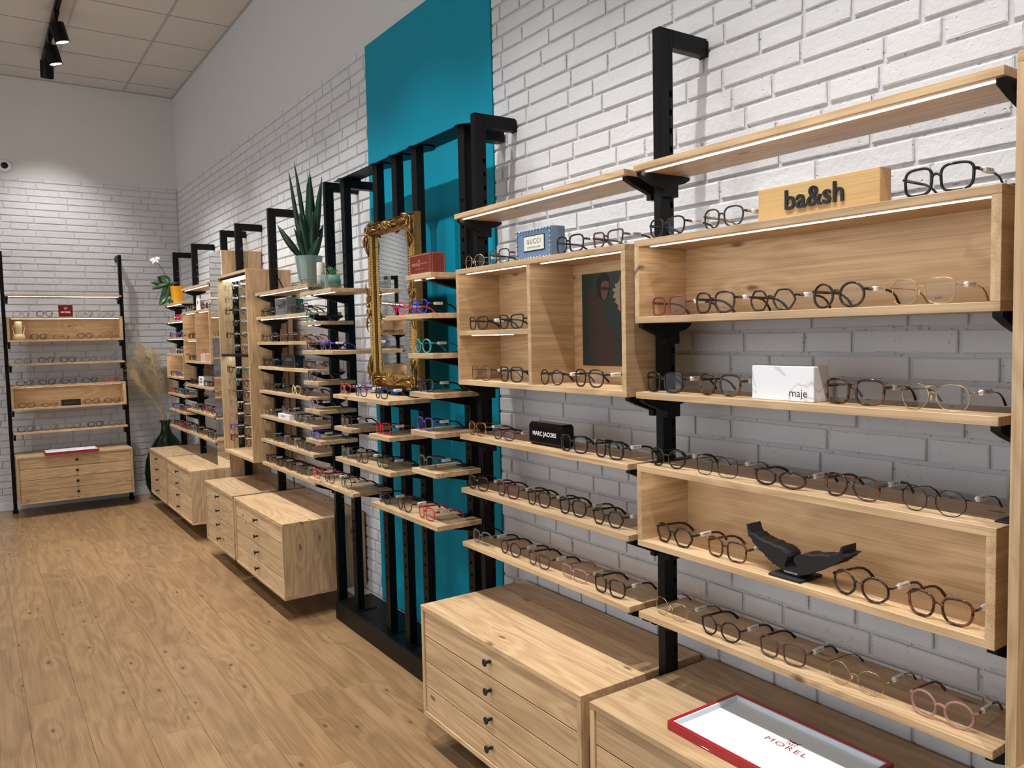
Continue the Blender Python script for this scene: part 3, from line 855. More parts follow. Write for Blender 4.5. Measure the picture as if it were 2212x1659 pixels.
def wrap(y): return 2.0 * y * y
_gm = {}
SIZES = {'round': (.0240, .0235), 'panto': (.0256, .0240), 'square': (.0264, .0240), 'rect': (.0265, .0225), 'oval': (.0250, .0225), 'cat': (.0262, .0215), 'aviator': (.0268, .0245), 'hex': (.0265, .0232), 'geo': (.0262, .0240)}
def gmeshes(shape, col, tcol, big):
    key = (shape, col, tcol, big)
    if key in _gm: return _gm[key]
    a, b = SIZES[shape]; a *= big; b *= big
    wire = col in WIRE
    r = 0.0010 if wire else (0.0025 if big < 1.03 else 0.0029)
    cx = a + 0.0088
    O = outline(shape, a, b)
    vmin = min(v for u, v in O)
    zc = -vmin + r
    fm = MB()
    for s in (1, -1):
        P = [(wrap(s * (cx + u)), s * (cx + u), zc + v) for u, v in O]
        fm.tube(P, r, k=6, closed=True, up=(1, 0, 0), flat=0.85 if not wire else 1.0)
    vb = 0.30 * b
    ui = min(u for u, v in O if abs(v - vb) < b * 0.45)
    yb = cx + ui
    rb = r * (1.05 if not wire else 0.95)
    fm.tube([(wrap(yb), yb + .001, zc + vb - .002), (-.001, yb * .55, zc + vb + .0022), (-.0016, 0, zc + vb + .0032), (-.001, -yb * .55, zc + vb + .0022), (wrap(yb), -yb - .001, zc + vb - .002)], rb, k=6, up=(1, 0, 0))
    if shape == 'aviator':
        fm.tube([(.0005, yb + .006, zc + b * .80), (-.001, 0, zc + b * .86), (.0005, -yb - .006, zc + b * .80)], rb, k=6, up=(1, 0, 0))
    vh = 0.42 * b
    uo = max(u for u, v in O if abs(v - vh) < b * 0.45)
    yo = cx + uo
    yh = yo + (0.0045 if not wire else 0.006)
    zh = zc + vh
    for s in (1, -1):
        fm.tube([(wrap(yo), s * (yo - .001), zh), (wrap(yo) + .001, s * (yh - .001), zh), (wrap(yo) + .008, s * yh, zh)], r * 1.1, k=6, up=(0, 0, 1))
    front = fm.mesh('front_frame', FR[col], smooth=True)
    lenses = []
    for s in (1, -1):
        lm = MB(); lm.v.append((wrap(cx) - .0008, s * cx, zc))
        for u, v in O: lm.v.append((wrap(s * (cx + u * .99)), s * (cx + u * .99), zc + v * .99))
        for i in range(NL):
            q = (0, 1 + i, 1 + (i + 1) % NL)
            lm.f.append(q if s < 0 else q[::-1])
        lenses.append(lm.mesh('lens', LENS, smooth=True))
    temples = []
    x0 = wrap(yo) + .007
    drop = max(zh - 0.004, 0.02)
    for s in (1, -1):
        path = [(x0, s * yh, zh), (x0 + .035, s * (yh - .001), zh - .001), (x0 + .075, s * (yh - .003), zh - .002), (x0 + .095, s * (yh - .004), zh - .006), (x0 + .112, s * (yh - .006), zh - .45 * drop), (x0 + .128, s * (yh - .008), zh - .95 * drop)]
        tm = MB()
        if wire:
            tm.tube(path[:4], 0.0010, k=6); tm.tube(path[3:], [0.0014, 0.0019, 0.0024], k=6)
        else:
            tm.tube(path, [0.0021, 0.0019, 0.0017, 0.0018, 0.0021, 0.0026], k=6, up=(0, 0, 1), flat=1.7)
        temples.append(tm.mesh('temple', FR[tcol], smooth=True))
    pads = None
    if wire:
        pads = []
        for s in (1, -1):
            pm_ = MB(); pm_.ball((0, 0, 0), 0.0038, k=6, sz=1.5)
            for i, v in enumerate(pm_.v): pm_.v[i] = (v[0] * .5 + .0045, v[1] * .5 + s * (yb - .0022), v[2] + zc - .002)
            pads.append(pm_.mesh('nose_pad', FR['cream' if col == 'gold' else 'grey crystal'], smooth=True))
    _gm[key] = (front, lenses, temples, pads, yh, zh, x0, zc, cx)
    return _gm[key]

_tag = None
def tag_mesh():
    global _tag
    if _tag is None:
        m = MB(); m.cbox(0.0, 0.038, -0.0045, 0.0035, -0.0058, 0.0052, 0.0018)
        m.cbox(-0.004, 0.0, -0.003, 0.002, -0.003, 0.003, 0.0008)
        _tag = m.mesh('price_tag', WHITEPL)
    return _tag

GW = {'round': 'round', 'panto': 'rounded', 'square': 'square', 'rect': 'rectangular', 'oval': 'oval', 'cat': 'cat-eye', 'hex': 'hexagonal', 'geo': 'angular', 'aviator': 'aviator'}
def glasses(frame, x, y, z, shape, col, label, group, tcol=None, yaw=0.0, price='219', mark=None, tagged=True, big=1.0, tilt=0.0):
    tcol = tcol or col
    front, lenses, temples, pads, yh, zh, x0, zc, cx = gmeshes(shape, col, tcol, big)
    t = thing('eyeglasses', label, 'glasses', (x, y, z + 0.0006), frame, group, rot=yaw)
    t['_b'] = [0.0, 0.0, 0.0]
    if tilt: t.rotation_euler = (0, tilt, t.rotation_euler[2])
    link('front_frame', front, t)
    ln = None
    for i, m in enumerate(lenses): ln = link('lens', m, t)
    for m in temples: link('temple', m, t)
    if pads:
        for m in pads: link('nose_pad', m, t)
    if tagged:
        tg = link('price_tag', tag_mesh(), t, (x0 + 0.020, -yh + 0.001, zh))
        tg['_b'] = [0.0, 0.0, 0.0]
        put_text('price_print', text_mesh(price + '.-€', 0.0085, INK, sx=0.95), tg, (0.019, -0.0047, 0.0003), M_Y)
    if mark:
        o = put_text('lens_print', text_mesh(mark, 0.0062 if len(mark) < 8 else 0.0036, INK), ln, (0, 0, 0), M_X)
        o.location = (wrap(cx) - 0.0030, -cx, zc - 0.0145)
    return t

WIREWORD = {'gold': 'gold wire', 'silver': 'silver wire', 'dark metal': 'dark wire'}
rg = random.Random(21)
def row(frame, x, z, place, anchor, items, group, mark=None, price='219', near_first=False, big=1.0, tagged=True):
    """items are listed starting at the anchor end: (y, shape, colour[, temple colour[, size]])"""
    for i, it in enumerate(items):
        y, shape, col = it[:3]
        tcol = it[3] if len(it) > 3 else None
        bg = it[4] if len(it) > 4 else big
        w = WIREWORD.get(col, col)
        if len(items) > 1: lab = '%s %s glasses, %s from %s, %s' % (w, GW[shape], ORD[i], anchor, place)
        else: lab = '%s %s glasses %s' % (w, GW[shape], place)
        dz = it[5] if len(it) > 5 else 0.0
        glasses(frame, x + rg.uniform(-.006, .006), y, z + dz, shape, col, lab, group, tcol, rg.uniform(-.05, .05), price, mark, tagged, bg)

G1 = 'glasses of the bay beside the tall oak cabinet'
CAB = 'the tall oak cabinet'
row(RW, -.287, 1.800, 'beside the ba&sh sign', CAB, [(.814, 'square', 'black', 'dark tortoise', 1.06), (1.347, 'panto', 'olive', 'gold'), (1.535, 'panto', 'black')], G1, 'ba&sh', '229')
row(RW, -.287, 1.590, 'inside the ba&sh box', CAB, [(.846, 'panto', 'gold', None, 1.05), (1.029, 'round', 'dark tortoise', None, 1.08), (1.196, 'hex', 'dark tortoise'), (1.376, 'panto', 'dark tortoise', None, 1.06), (1.538, 'square', 'rose brown')], G1, 'ba&sh', '219')
row(RW, -.287, 1.381, 'on the maje shelf', CAB, [(.817, 'aviator', 'gold', 'dark tortoise', 1.06), (.994, 'square', 'tortoise', 'burgundy', 1.08), (1.365, 'panto', 'tortoise', 'dark tortoise', 1.08), (1.550, 'square', 'black', 'tortoise', 1.08)], G1, 'maje', '199')
row(RW, -.287, 1.176, 'on the wing ornament box', CAB, [(.819, 'geo', 'dark metal', 'tortoise', 1.06), (.998, 'aviator', 'tortoise'), (1.178, 'oval', 'dark tortoise', None, 1.12), (1.368, 'square', 'dark metal', 'black', 1.05), (1.543, 'geo', 'black')], G1, 'maje', '199')
row(RW, -.287, .964, 'inside the wing ornament box', CAB, [(.802, 'panto', 'tortoise', 'brown', 1.04), (.971, 'geo', 'dark tortoise', None, 1.06), (1.344, 'square', 'tortoise'), (1.526, 'hex', 'black', None, 1.06)], G1, 'ZADIG&VOLTAIRE', '169')
row(RW, -.287, .756, 'just above the red tray', CAB, [(.799, 'round', 'rose crystal', 'rose brown', 1.06), (.985, 'geo', 'gold', 'black', 1.06), (1.174, 'square', 'mauve', 'black'), (1.358, 'geo', 'black', 'black'), (1.540, 'panto', 'gold', 'black')], G1, 'ZADIG&VOLTAIRE', '179')
G2 = 'glasses of the bay with the poster'
TP = 'the teal panel'
row(RW, -.287, 1.797, 'on top of the poster box', TP, [(2.531, 'geo', 'gold'), (2.355, 'square', 'olive', 'black'), (1.957, 'square', 'black', None, 1.06), (1.786, 'cat', 'mauve', None, 1.04)], G2, None, '259')
row(RW, -.287, 1.567, 'in the poster box top cell', TP, [(2.499, 'cat', 'black', None, 1.04), (2.296, 'cat', 'black', None, 1.08)], G2, None, '259')
row(RW, -.287, 1.381, 'in the poster box bottom cell', TP, [(2.497, 'square', 'dark metal', 'black', 1.08), (2.300, 'square', 'black', None, 1.06)], G2, None, '255')
row(RW, -.287, 1.381, 'under the dark green poster', TP, [(2.058, 'round', 'dark tortoise'), (1.875, 'panto', 'dark tortoise', None, 1.08)], G2, None, '295')
row(RW, -.287, 1.172, 'beside the MARC JACOBS case', TP, [(2.528, 'square', 'amber tortoise'), (2.349, 'oval', 'burgundy', None, 1.02), (1.952, 'square', 'black', None, 1.05), (1.784, 'square', 'black', None, 1.03)], G2, None, '209')
row(RW, -.287, .965, 'one shelf below the MARC JACOBS case', TP, [(2.529, 'square', 'dark tortoise', None, 1.03), (2.342, 'cat', 'burgundy', None, 1.1), (2.152, 'panto', 'black', 'black', 1.02), (1.972, 'panto', 'black', 'black', 1.04), (1.795, 'hex', 'black', 'black', 1.02)], G2, None, '209')
row(RW, -.287, .756, 'two below the MARC JACOBS case', TP, [(2.527, 'panto', 'grey crystal', 'dark metal'), (2.333, 'geo', 'dark tortoise'), (2.152, 'panto', 'mauve', 'black'), (1.970, 'rect', 'rose crystal'), (1.787, 'square', 'dark tortoise', 'black', 1.05)], G2, None, '219')
G4 = 'glasses beside the lit tall cabinet'
LC = 'the lit cabinet'
row(RW, -.287, 1.694, 'on the grey clear block shelf', LC, [(5.10, 'square', 'black'), (4.955, 'square', 'black', None, 1.05), (4.546, 'panto', 'dark tortoise', None, 1.05), (4.351, 'square', 'black', None, 1.05)], G4, None, '259')
row(RW, -.287, 1.535, 'one shelf below the grey clear block', LC, [(5.100, 'panto', 'brown'), (4.930, 'panto', 'black', None, 1.04), (4.745, 'panto', 'tortoise', None, 1.04), (4.554, 'square', 'dark tortoise'), (4.374, 'panto', 'amber tortoise')], G4, None, '199')
row(RW, -.287, 1.379, 'on the dark clear stand shelf', LC, [(5.085, 'square', 'black', None, 1.04), (4.920, 'square', 'navy'), (4.517, 'panto', 'dark metal', 'black'), (4.337, 'square', 'brown', None, 1.04)], G4, None, '215')
row(RW, -.287, 1.225, 'on the cream pair shelf', LC, [(5.100, 'square', 'dark metal', 'black'), (4.925, 'panto', 'dark tortoise'), (4.726, 'square', 'black'), (4.548, 'panto', 'cream'), (4.381, 'square', 'black', None, 1.02)], G4, None, '219')
row(RW, -.287, 1.064, 'on the flat white box shelf', LC, [(5.100, 'round', 'gold'), (4.953, 'panto', 'dark metal', 'black'), (4.745, 'round', 'silver', 'brown', 1.0, 0.032), (4.535, 'panto', 'dark green', 'black'), (4.361, 'square', 'grey crystal', 'brown')], G4, None, '219')
row(RW, -.287, .909, 'one shelf below the flat white box', LC, [(5.100, 'square', 'dark metal', 'brown'), (4.930, 'panto', 'grey green', 'black'), (4.751, 'panto', 'grey crystal', 'brown'), (4.562, 'round', 'silver', 'black'), (4.390, 'panto', 'olive', 'black')], G4, None, '189')
row(RW, -.287, .757, 'on its lowest shelf', LC, [(5.100, 'square', 'black'), (4.907, 'panto', 'black'), (4.730, 'square', 'dark tortoise', 'black'), (4.536, 'panto', 'grey green', 'black'), (4.345, 'panto', 'grey crystal', 'dark tortoise')], G4, None, '159')
G3 = 'bright glasses on the black stand'
SX = -.388
def one(y, z, shape, col, place, price='219', tcol=None, big=1.0):
    row(RW, SX, z, place, '', [(y, shape, col, tcol, big)], G3, None, price)
one(3.975, 1.637, 'round', 'green', 'under the succulent shelf', '219', 'black')
row(RW, SX, 1.489, 'beside the gold mirror', 'the snake plant', [(3.975, 'panto', 'burgundy', 'black'), (3.778, 'panto', 'purple', 'blue')], G3, None, '219')
one(3.979, 1.331, 'round', 'plum', 'alone on a narrow stand shelf', '219', 'tortoise', 1.04)
one(3.975, 1.185, 'round', 'lilac', 'alone on a narrow stand shelf', '189', 'black', 1.04)
one(3.975, 1.029, 'oval', 'violet', 'alone on a narrow stand shelf', '199', 'violet', 1.06)
GM = 'the snake plant'
row(RW, SX, 1.281, 'just under the gold mirror', GM, [(3.565, 'panto', 'coral'), (3.371, 'square', 'navy', 'blue'), (3.165, 'square', 'dark green', 'dark tortoise', 1.03)], G3, None, '189')
one(3.560, 1.127, 'panto', 'tortoise', 'on a narrow stand shelf under the mirror', '199', 'burgundy', 1.08)
one(3.155, 1.127, 'square', 'red', 'alone on a narrow stand shelf', '209', 'red', 1.02)
one(2.752, 1.180, 'square', 'violet', 'alone on a narrow stand shelf', '189', 'navy')
row(RW, SX, .977, 'two shelves under the gold mirror', GM, [(3.565, 'panto', 'grey green', 'black', 1.04), (3.372, 'panto', 'dark tortoise', 'brown'), (3.172, 'geo', 'dark green', 'black')], G3, None, '169')
one(2.748, 1.027, 'panto', 'grey green', 'alone before the teal panel', '199', 'burgundy', 1.04)
row(RW, SX, .825, 'by the cabinet', GM, [(3.968, 'round', 'coral', 'coral'), (3.782, 'round', 'burgundy', 'plum'), (3.591, 'panto', 'grey green', 'dark green')], G3, None, '169')
row(RW, SX, .823, 'low before the teal panel', GM, [(3.160, 'panto', 'navy', 'dark tortoise'), (2.964, 'geo', 'dark tortoise', 'dark tortoise'), (2.770, 'square', 'red', 'red', 1.02)], G3, None, '149')
row(RW, SX, 1.636, 'before the gold mirror', GM, [(2.955, 'geo', 'pink', 'pink'), (2.770, 'panto', 'blue', 'black', 1.06)], G3, None, '219')
one(2.752, 1.483, 'round', 'turquoise', 'before the teal panel', '219', 'turquoise', 1.08)
one(2.752, 1.331, 'panto', 'navy', 'under the turquoise pair', '199', 'dark tortoise')
# corner run
G5 = 'small glasses in the corner run'
MC = 'the mirror column'
row(RW, -.287, 1.800, 'on top of the pink block box', MC, [(6.529, 'square', 'black', None, 1.05), (6.70, 'panto', 'rose brown'), (7.08, 'square', 'tortoise'), (7.235, 'square', 'dark tortoise')], G5)
row(RW, -.287, 1.569, 'in the pink block box top cell', MC, [(7.045, 'panto', 'dark tortoise'), (7.205, 'square', 'black')], G5)
row(RW, -.287, 1.383, 'in the pink block box bottom cell', MC, [(7.050, 'panto', 'olive'), (7.215, 'square', 'black')], G5)
row(RW, -.283, 1.445, 'standing on the pink block', '', [(6.755, 'panto', 'rose crystal')], G5)
row(RW, -.287, 1.180, 'beside the white corner box', MC, [(6.555, 'square', 'burgundy'), (6.715, 'panto', 'dark tortoise'), (7.08, 'panto', 'brown'), (7.235, 'panto', 'burgundy')], G5)
row(RW, -.287, .966, 'under the white corner box', MC, [(6.52, 'square', 'rose brown'), (6.69, 'square', 'coral'), (6.87, 'panto', 'black'), (7.05, 'panto', 'mauve'), (7.225, 'panto', 'rose crystal')], G5)
row(RW, -.287, .765, 'on the lowest corner shelf', MC, [(6.51, 'square', 'olive'), (6.69, 'square', 'dark tortoise'), (6.87, 'panto', 'dark metal', 'black'), (7.05, 'square', 'black'), (7.225, 'square', 'grey crystal')], G5)
G6 = 'small glasses beside the pampas grass'
PG = 'the brick corner'
row(RW, -.287, 1.741, 'under the orchid shelf', PG, [(7.985, 'round', 'rose crystal'), (7.81, 'round', 'silver'), (7.63, 'round', 'pink'), (7.47, 'round', 'coral')], G6, None, '99', tagged=True)
row(RW, -.287, 1.586, 'two shelves under the orchid', PG, [(7.985, 'panto', 'navy'), (7.83, 'panto', 'lilac'), (7.66, 'round', 'violet'), (7.48, 'panto', 'plum')], G6, None, '99')
row(RW, -.287, 1.437, 'on top of the short lit box', PG, [(7.985, 'panto', 'rose crystal'), (7.82, 'round', 'silver'), (7.65, 'panto', 'grey crystal'), (7.48, 'round', 'silver')], G6, None, '99')
row(RW, -.287, 1.228, 'inside the short lit box', PG, [(7.97, 'round', 'burgundy'), (7.79, 'panto', 'violet')], G6, None, '99')
row(RW, -.287, 1.070, 'just under the short lit box', PG, [(7.985, 'panto', 'coral'), (7.82, 'panto', 'burgundy'), (7.65, 'panto', 'turquoise'), (7.48, 'panto', 'navy')], G6, None, '99')
row(RW, -.287, .919, 'two shelves under the short lit box', PG, [(7.985, 'panto', 'blue'), (7.82, 'round', 'silver'), (7.65, 'panto', 'rose brown'), (7.48, 'panto', 'rose crystal')], G6, None, '99')
row(RW, -.287, .763, 'just above the vase', PG, [(7.985, 'round', 'burgundy'), (7.82, 'panto', 'rose brown'), (7.65, 'panto', 'red'), (7.48, 'panto', 'olive')], G6, None, '99')
# hanging rows in the lit tall cabinet
rod = MB().tube([(0, 0, 0), (0, -0.60, 0)], 0.003, k=6).mesh('rod', BLACK)
cabt = [o for o in bpy.data.objects if o.name.startswith('tall_cabinet') and o.location.y > 3][0]
cb = cabt['_b']
NUM = ['one', 'two', 'three', 'four', 'five', 'six', 'seven', 'eight', 'nine', 'ten', 'eleven', 'twelve', 'thirteen']
cc = [['dark metal', 'silver', 'rose crystal'], ['dark metal', 'silver', 'dark metal'], ['dark tortoise', 'black', 'silver'], ['gold', 'dark tortoise', 'silver'], ['black', 'dark metal', 'gold'], ['gold', 'silver', 'rose crystal'],
      ['black', 'silver', 'grey green'], ['silver', 'grey crystal', 'brown'], ['dark metal', 'navy', 'brown'], ['silver', 'gold', 'dark metal'], ['rose crystal', 'dark tortoise', 'mauve'], ['violet', 'dark tortoise', 'olive'], ['burgundy', 'dark metal', 'brown']]
shp = ['panto', 'round', 'square', 'panto', 'rect', 'round', 'panto']
for k, z in enumerate([1.925, 1.838, 1.755, 1.672, 1.590, 1.503, 1.345, 1.262, 1.180, 1.100, 1.017, 0.935, 0.855]):
    o = link('rod', rod, cabt, (-0.234 - cb[0], 5.898 - cb[1], z + 0.006 - cb[2]))
    for j, y in enumerate((5.805, 5.615, 5.430)):
        col = cc[k][j]
        lab = '%s %s glasses, %s from %s, rod %s of the lit cabinet' % (WIREWORD.get(col, col), GW[shp[(k + j) % 7]], ORD[j], 'the mirror column', NUM[k])
        glasses(RW, -0.330, y, z - 0.026, shp[(k + j) % 7], col, lab, 'glasses hanging in the lit tall cabinet', 'black' if col in WIRE else None, rg.uniform(-.04, .04), '129', None, True, 1.0)
# ladder display (y here is the distance from the corner)
G7 = 'glasses of the ladder display'
PM = 'the pampas grass'
row(BW, -.285, 1.803, 'on top of the cream vase box', PM, [(.744, 'geo', 'dark metal', 'black'), (.933, 'panto', 'dark metal', 'black'), (1.263, 'geo', 'black'), (1.445, 'panto', 'dark metal', 'black')], G7, tagged=False)
row(BW, -.285, 1.594, 'beside the cream vase', PM, [(.752, 'round', 'dark metal', 'black'), (.942, 'panto', 'dark tortoise'), (1.135, 'panto', 'dark metal', 'black'), (1.318, 'panto', 'black')], G7, tagged=True)
row(BW, -.285, 1.378, 'between the ladder boxes', PM, [(.731, 'rect', 'silver', 'black'), (.912, 'rect', 'dark metal', 'black'), (1.094, 'panto', 'black'), (1.269, 'panto', 'plum'), (1.451, 'rect', 'dark metal', 'black')], G7, tagged=False)
row(BW, -.285, 1.176, 'on top of the black sign box', PM, [(.738, 'cat', 'red'), (.919, 'cat', 'black'), (1.096, 'cat', 'burgundy'), (1.272, 'cat', 'black'), (1.447, 'cat', 'dark tortoise', 'red')], G7, tagged=False)
row(BW, -.285, .971, 'beside the small black sign', PM, [(.739, 'cat', 'dark tortoise'), (.914, 'panto', 'dark tortoise', 'burgundy'), (1.262, 'oval', 'burgundy'), (1.447, 'cat', 'burgundy')], G7, tagged=False)
row(BW, -.285, .752, 'on the lowest ladder shelf', PM, [(.716, 'panto', 'grey crystal', 'black'), (.898, 'panto', 'black'), (1.082, 'panto', 'dark metal', 'black'), (1.271, 'square', 'grey crystal', 'black'), (1.463, 'square', 'navy')], G7, tagged=False)
row(DW, -.285, 1.378, 'shelf seen in the mirror', PM, [(DA + .1 + .18 * k, 'panto', ['black', 'brown', 'burgundy', 'black', 'navy'][k]) for k in range(5)], 'glasses seen in the gold mirror', tagged=False)
row(DW, -.285, 1.594, 'box seen in the mirror', PM, [(DA + .1 + .18 * k, 'square', ['brown', 'black', 'dark tortoise', 'silver', 'black'][k]) for k in range(5)], 'glasses seen in the gold mirror', tagged=False)
# ------------------------------------------------------------------ track lighting
tr = thing('light_track', 'long black ceiling track carrying the spotlights', 'track', (TRACK_X, 2.5, CEIL - 0.035))
MB().cbox(TRACK_X - 0.018, TRACK_X + 0.018, -3.0, 8.05, CEIL - 0.035, CEIL - 0.004, 0.002).build('rail', BLACK, tr)
MB().box(TRACK_X - 0.006, TRACK_X + 0.006, -2.98, 8.03, CEIL - 0.0365, CEIL - 0.035).build('rail_slot', SLOT, tr)
head_m = smooth_m = MB().lathe([(0.0001, 0.0), (0.048, 0.0), (0.050, -0.003), (0.050, -0.138), (0.046, -0.140), (0.044, -0.131), (0.0001, -0.131)], k=26).mesh('lamp_head', BLACK, smooth=True)
face_m = MB().lathe([(0.0001, -0.1325), (0.0435, -0.1325)], k=26).mesh('lamp_face', LAMPFACE)
dot_m = MB().lathe([(0.0001, -0.181), (0.009, -0.181), (0.010, -0.184)], k=10).mesh('reflector_cup', SILVERW)
def spot(y, target, label, watts=1.0, size=76, blend=0.9):
    p = Vector((TRACK_X, y, CEIL - 0.11))
    t = thing('track_spotlight', label, 'spotlight', (TRACK_X, y, CEIL - 0.035), RW, 'black track spotlights')
    MB().cbox(TRACK_X - 0.017, TRACK_X + 0.017, y - 0.07, y + 0.07, CEIL - 0.062, CEIL - 0.0355, 0.003).build('adapter', BLACK, t)
    MB().tube([(TRACK_X, y, CEIL - 0.06), (TRACK_X, y, CEIL - 0.115)], 0.012, k=10).build('pivot', BLACK, t)
    d = (Vector(target) - p).normalized()
    q = d.to_track_quat('-Z', 'Y').to_matrix().to_4x4()
    mw = Matrix.Translation(p - Vector(t['_b'])) @ q
    for nm, me in (('head', head_m), ('lamp_face', face_m)):
        o = bpy.data.objects.new(nm, me); COL.objects.link(o); o.parent = t; o.matrix_local = mw
        if nm == 'head':
            try: me.set_sharp_from_angle(angle=math.radians(35))
            except Exception: pass
    L = bpy.data.lights.new('spot_light', 'SPOT'); L.energy = SPOT_W * watts; L.spot_size = math.radians(size); L.spot_blend = blend; L.shadow_soft_size = 0.03
    L.color = (1.0, 0.987, 0.972)
    o = bpy.data.objects.new('spot_light', L); COL.objects.link(o); o.parent = t
    o.matrix_local = mw @ Matrix.Translation((0, 0, -0.143))
    return t
SPOTS = [-0.28, 0.63, 1.54, 2.45, 3.36, 4.27, 5.10, 5.78, 6.85, 7.40]
PLACE = ['behind the tall oak cabinet', 'over the tall oak cabinet end', 'over the ba&sh sign', 'over the poster box', 'over the gold mirror', 'over the snake plant', 'over the lit tall cabinet', 'over the mirror column', 'over the corner boxes', 'over the orchid']
for y, pl in zip(SPOTS, PLACE):
    spot(y, (-0.34, y + 0.02, 0.5), 'black cylinder spotlight on the ceiling track, ' + pl)
spot(7.78, (-1.15, YB, 1.75), 'black cylinder spotlight aimed at the ladder display', 0.55)

# unseen second track, added for ambient light from the far side
tr2 = thing('light_track', 'black ceiling track added for ambient light over the far side', 'track', (-4.4, 4, CEIL - 0.035))
MB().cbox(-4.418, -4.382, -3.0, 10.0, CEIL - 0.035, CEIL - 0.004, 0.002).build('rail', BLACK, tr2)
_tx = TRACK_X; TRACK_X = -4.4
for y, tg in ((-1.5, (-6, -1.5, 1.5)), (0.8, (-6, 0.8, 1.5)), (3.1, (-6, 3.1, 1.5)), (5.4, (-6, 5.4, 1.5)), (7.6, (-3.4, 10.2, 1.6)), (9.2, (-4.2, 11.0, 1.6))):
    spot(y, tg, 'black spotlight added for ambient light on the far side track', 0.45)['group'] = 'added ambient spotlights on the far side'
TRACK_X = -2.75  # unseen middle track, added to brighten the floor and fill the shelf wall
tr3 = thing('light_track', 'black ceiling track added for fill light over the middle', 'track', (TRACK_X, 3, CEIL - 0.035))
MB().cbox(TRACK_X - 0.018, TRACK_X + 0.018, -3.0, 8.6, CEIL - 0.035, CEIL - 0.004, 0.002).build('rail', BLACK, tr3)
for y in (-1.2, 0.6, 2.4, 4.2, 6.0, 7.8):
    spot(y, (-2.55, y, 0), 'black spotlight added for fill light, pointing down from the middle track', 0.6, 105, 1.0)['group'] = 'added fill spotlights on the middle track'
TRACK_X = _tx

# dome camera on the plain wall above the ladder display
t = thing('dome_camera', 'small white dome camera on the plain wall above the ladder display', 'camera', (-0.001, 1.497, 3.20), BW)
smooth_auto(MB().lathe([(0.055, -0.004), (0.055, -0.020), (0.048, -0.030), (0.036, -0.034), (0.0001, -0.034)], (0, 1.497, 3.2), k=28, axis=0).build('housing', WHITEPL, t))
smooth_auto(MB().lathe([(0.030, -0.033), (0.028, -0.042), (0.018, -0.052), (0.0001, -0.056)], (0, 1.497, 3.2), k=24, axis=0).build('dome', BLACKGLOSS, t), 80)

# ------------------------------------------------------------------ gold mirror
MY0, MY1, MZ0, MZ1 = 3.077, 3.575, 1.312, 2.088
gm = thing('gold_mirror', 'tall mirror in an ornate antique gold frame on the black stand', 'mirror', (-0.228, (MY0 + MY1) / 2, MZ0))
prof = [(0, -.2065), (0, -.230), (.005, -.238), (.012, -.234), (.020, -.243), (.034, -.248), (.044, -.243), (.050, -.246), (.058, -.238), (.062, -.226)]
m = MB()
for d, x in prof:
    m.v += [(x, MY0 + d, MZ0 + d), (x, MY1 - d, MZ0 + d), (x, MY1 - d, MZ1 - d), (x, MY0 + d, MZ1 - d)]
for i in range(len(prof) - 1):
    for k in range(4):
        a, b = i * 4 + k, i * 4 + (k + 1) % 4
        m.f.append((a, a + 4, b + 4, b))
smooth_auto(m.build('frame', GOLD, gm), 25)
MB().box(-.2245, -.2215, MY0 + .055, MY1 - .055, MZ0 + .055, MZ1 - .055).build('mirror_glass', MIRROR, gm)
MB().box(-.2210, -.2068, MY0 + .004, MY1 - .004, MZ0 + .004, MZ1 - .004).build('backing_board', BLACKMATT, gm)
def spiral(m, cy, cz, r0, turns, a0, sy=1, sz=1, thick=.0042, x=-.250):
    P, R = [], []
    n = int(14 * turns) + 4
    for i in range(n):
        f = i / (n - 1)
        a = a0 + turns * 2 * PI * f
        rr = r0 * (1 - .82 * f)
        P.append((x - .006 * f, cy + sy * rr * math.cos(a), cz + sz * rr * math.sin(a))); R.append(thick * (1 - .35 * f))
    m.tube(P, R, k=6, up=(1, 0, 0))
def leafy(m, y, z, dy, dz, w, x=-.248):
    L = math.hypot(dy, dz); ny, nz = -dz / L, dy / L
    P = [(x - .010 * math.sin(PI * k / 5), y + dy * k / 5 + ny * w * .3 * math.sin(k), z + dz * k / 5 + nz * w * .3 * math.sin(k)) for k in range(6)]
    m.tube(P, [w * .35, w * .8, w, w * .85, w * .55, w * .15], k=6, up=(1, 0, 0))
for (cy, cz, sy, sz) in ((MY0, MZ0, 1, 1), (MY1, MZ0, -1, 1), (MY1, MZ1, -1, -1), (MY0, MZ1, 1, -1)):
    m = MB()
    spiral(m, cy + sy * .030, cz + sz * .034, .026, 1.5, 0.3, sy, sz, .0055)
    spiral(m, cy + sy * .062, cz + sz * .018, .018, 1.4, 2.4, sy, sz, .0045)
    spiral(m, cy + sy * .018, cz + sz * .078, .018, 1.4, -1.2, sy, sz, .0045)
    spiral(m, cy + sy * .100, cz + sz * .026, .013, 1.2, 0.6, sy, sz, .0036)
    spiral(m, cy + sy * .026, cz + sz * .120, .014, 1.2, 1.6, sy, sz, .0036)
    leafy(m, cy + sy * .05, cz + sz * .03, sy * .075, sz * .010, .008)
    leafy(m, cy + sy * .03, cz + sz * .06, sy * .004, sz * .095, .008)
    leafy(m, cy + sy * .014, cz + sz * .05, sy * -.012, sz * .070, .006)
    leafy(m, cy + sy * .05, cz + sz * .052, sy * .030, sz * .018, .006)
    leafy(m, cy + sy * .045, cz + sz * .012, sy * .06, sz * -.014, .006)
    smooth_auto(m.build('corner_ornament', GOLD, gm), 80)
YC = (MY0 + MY1) / 2
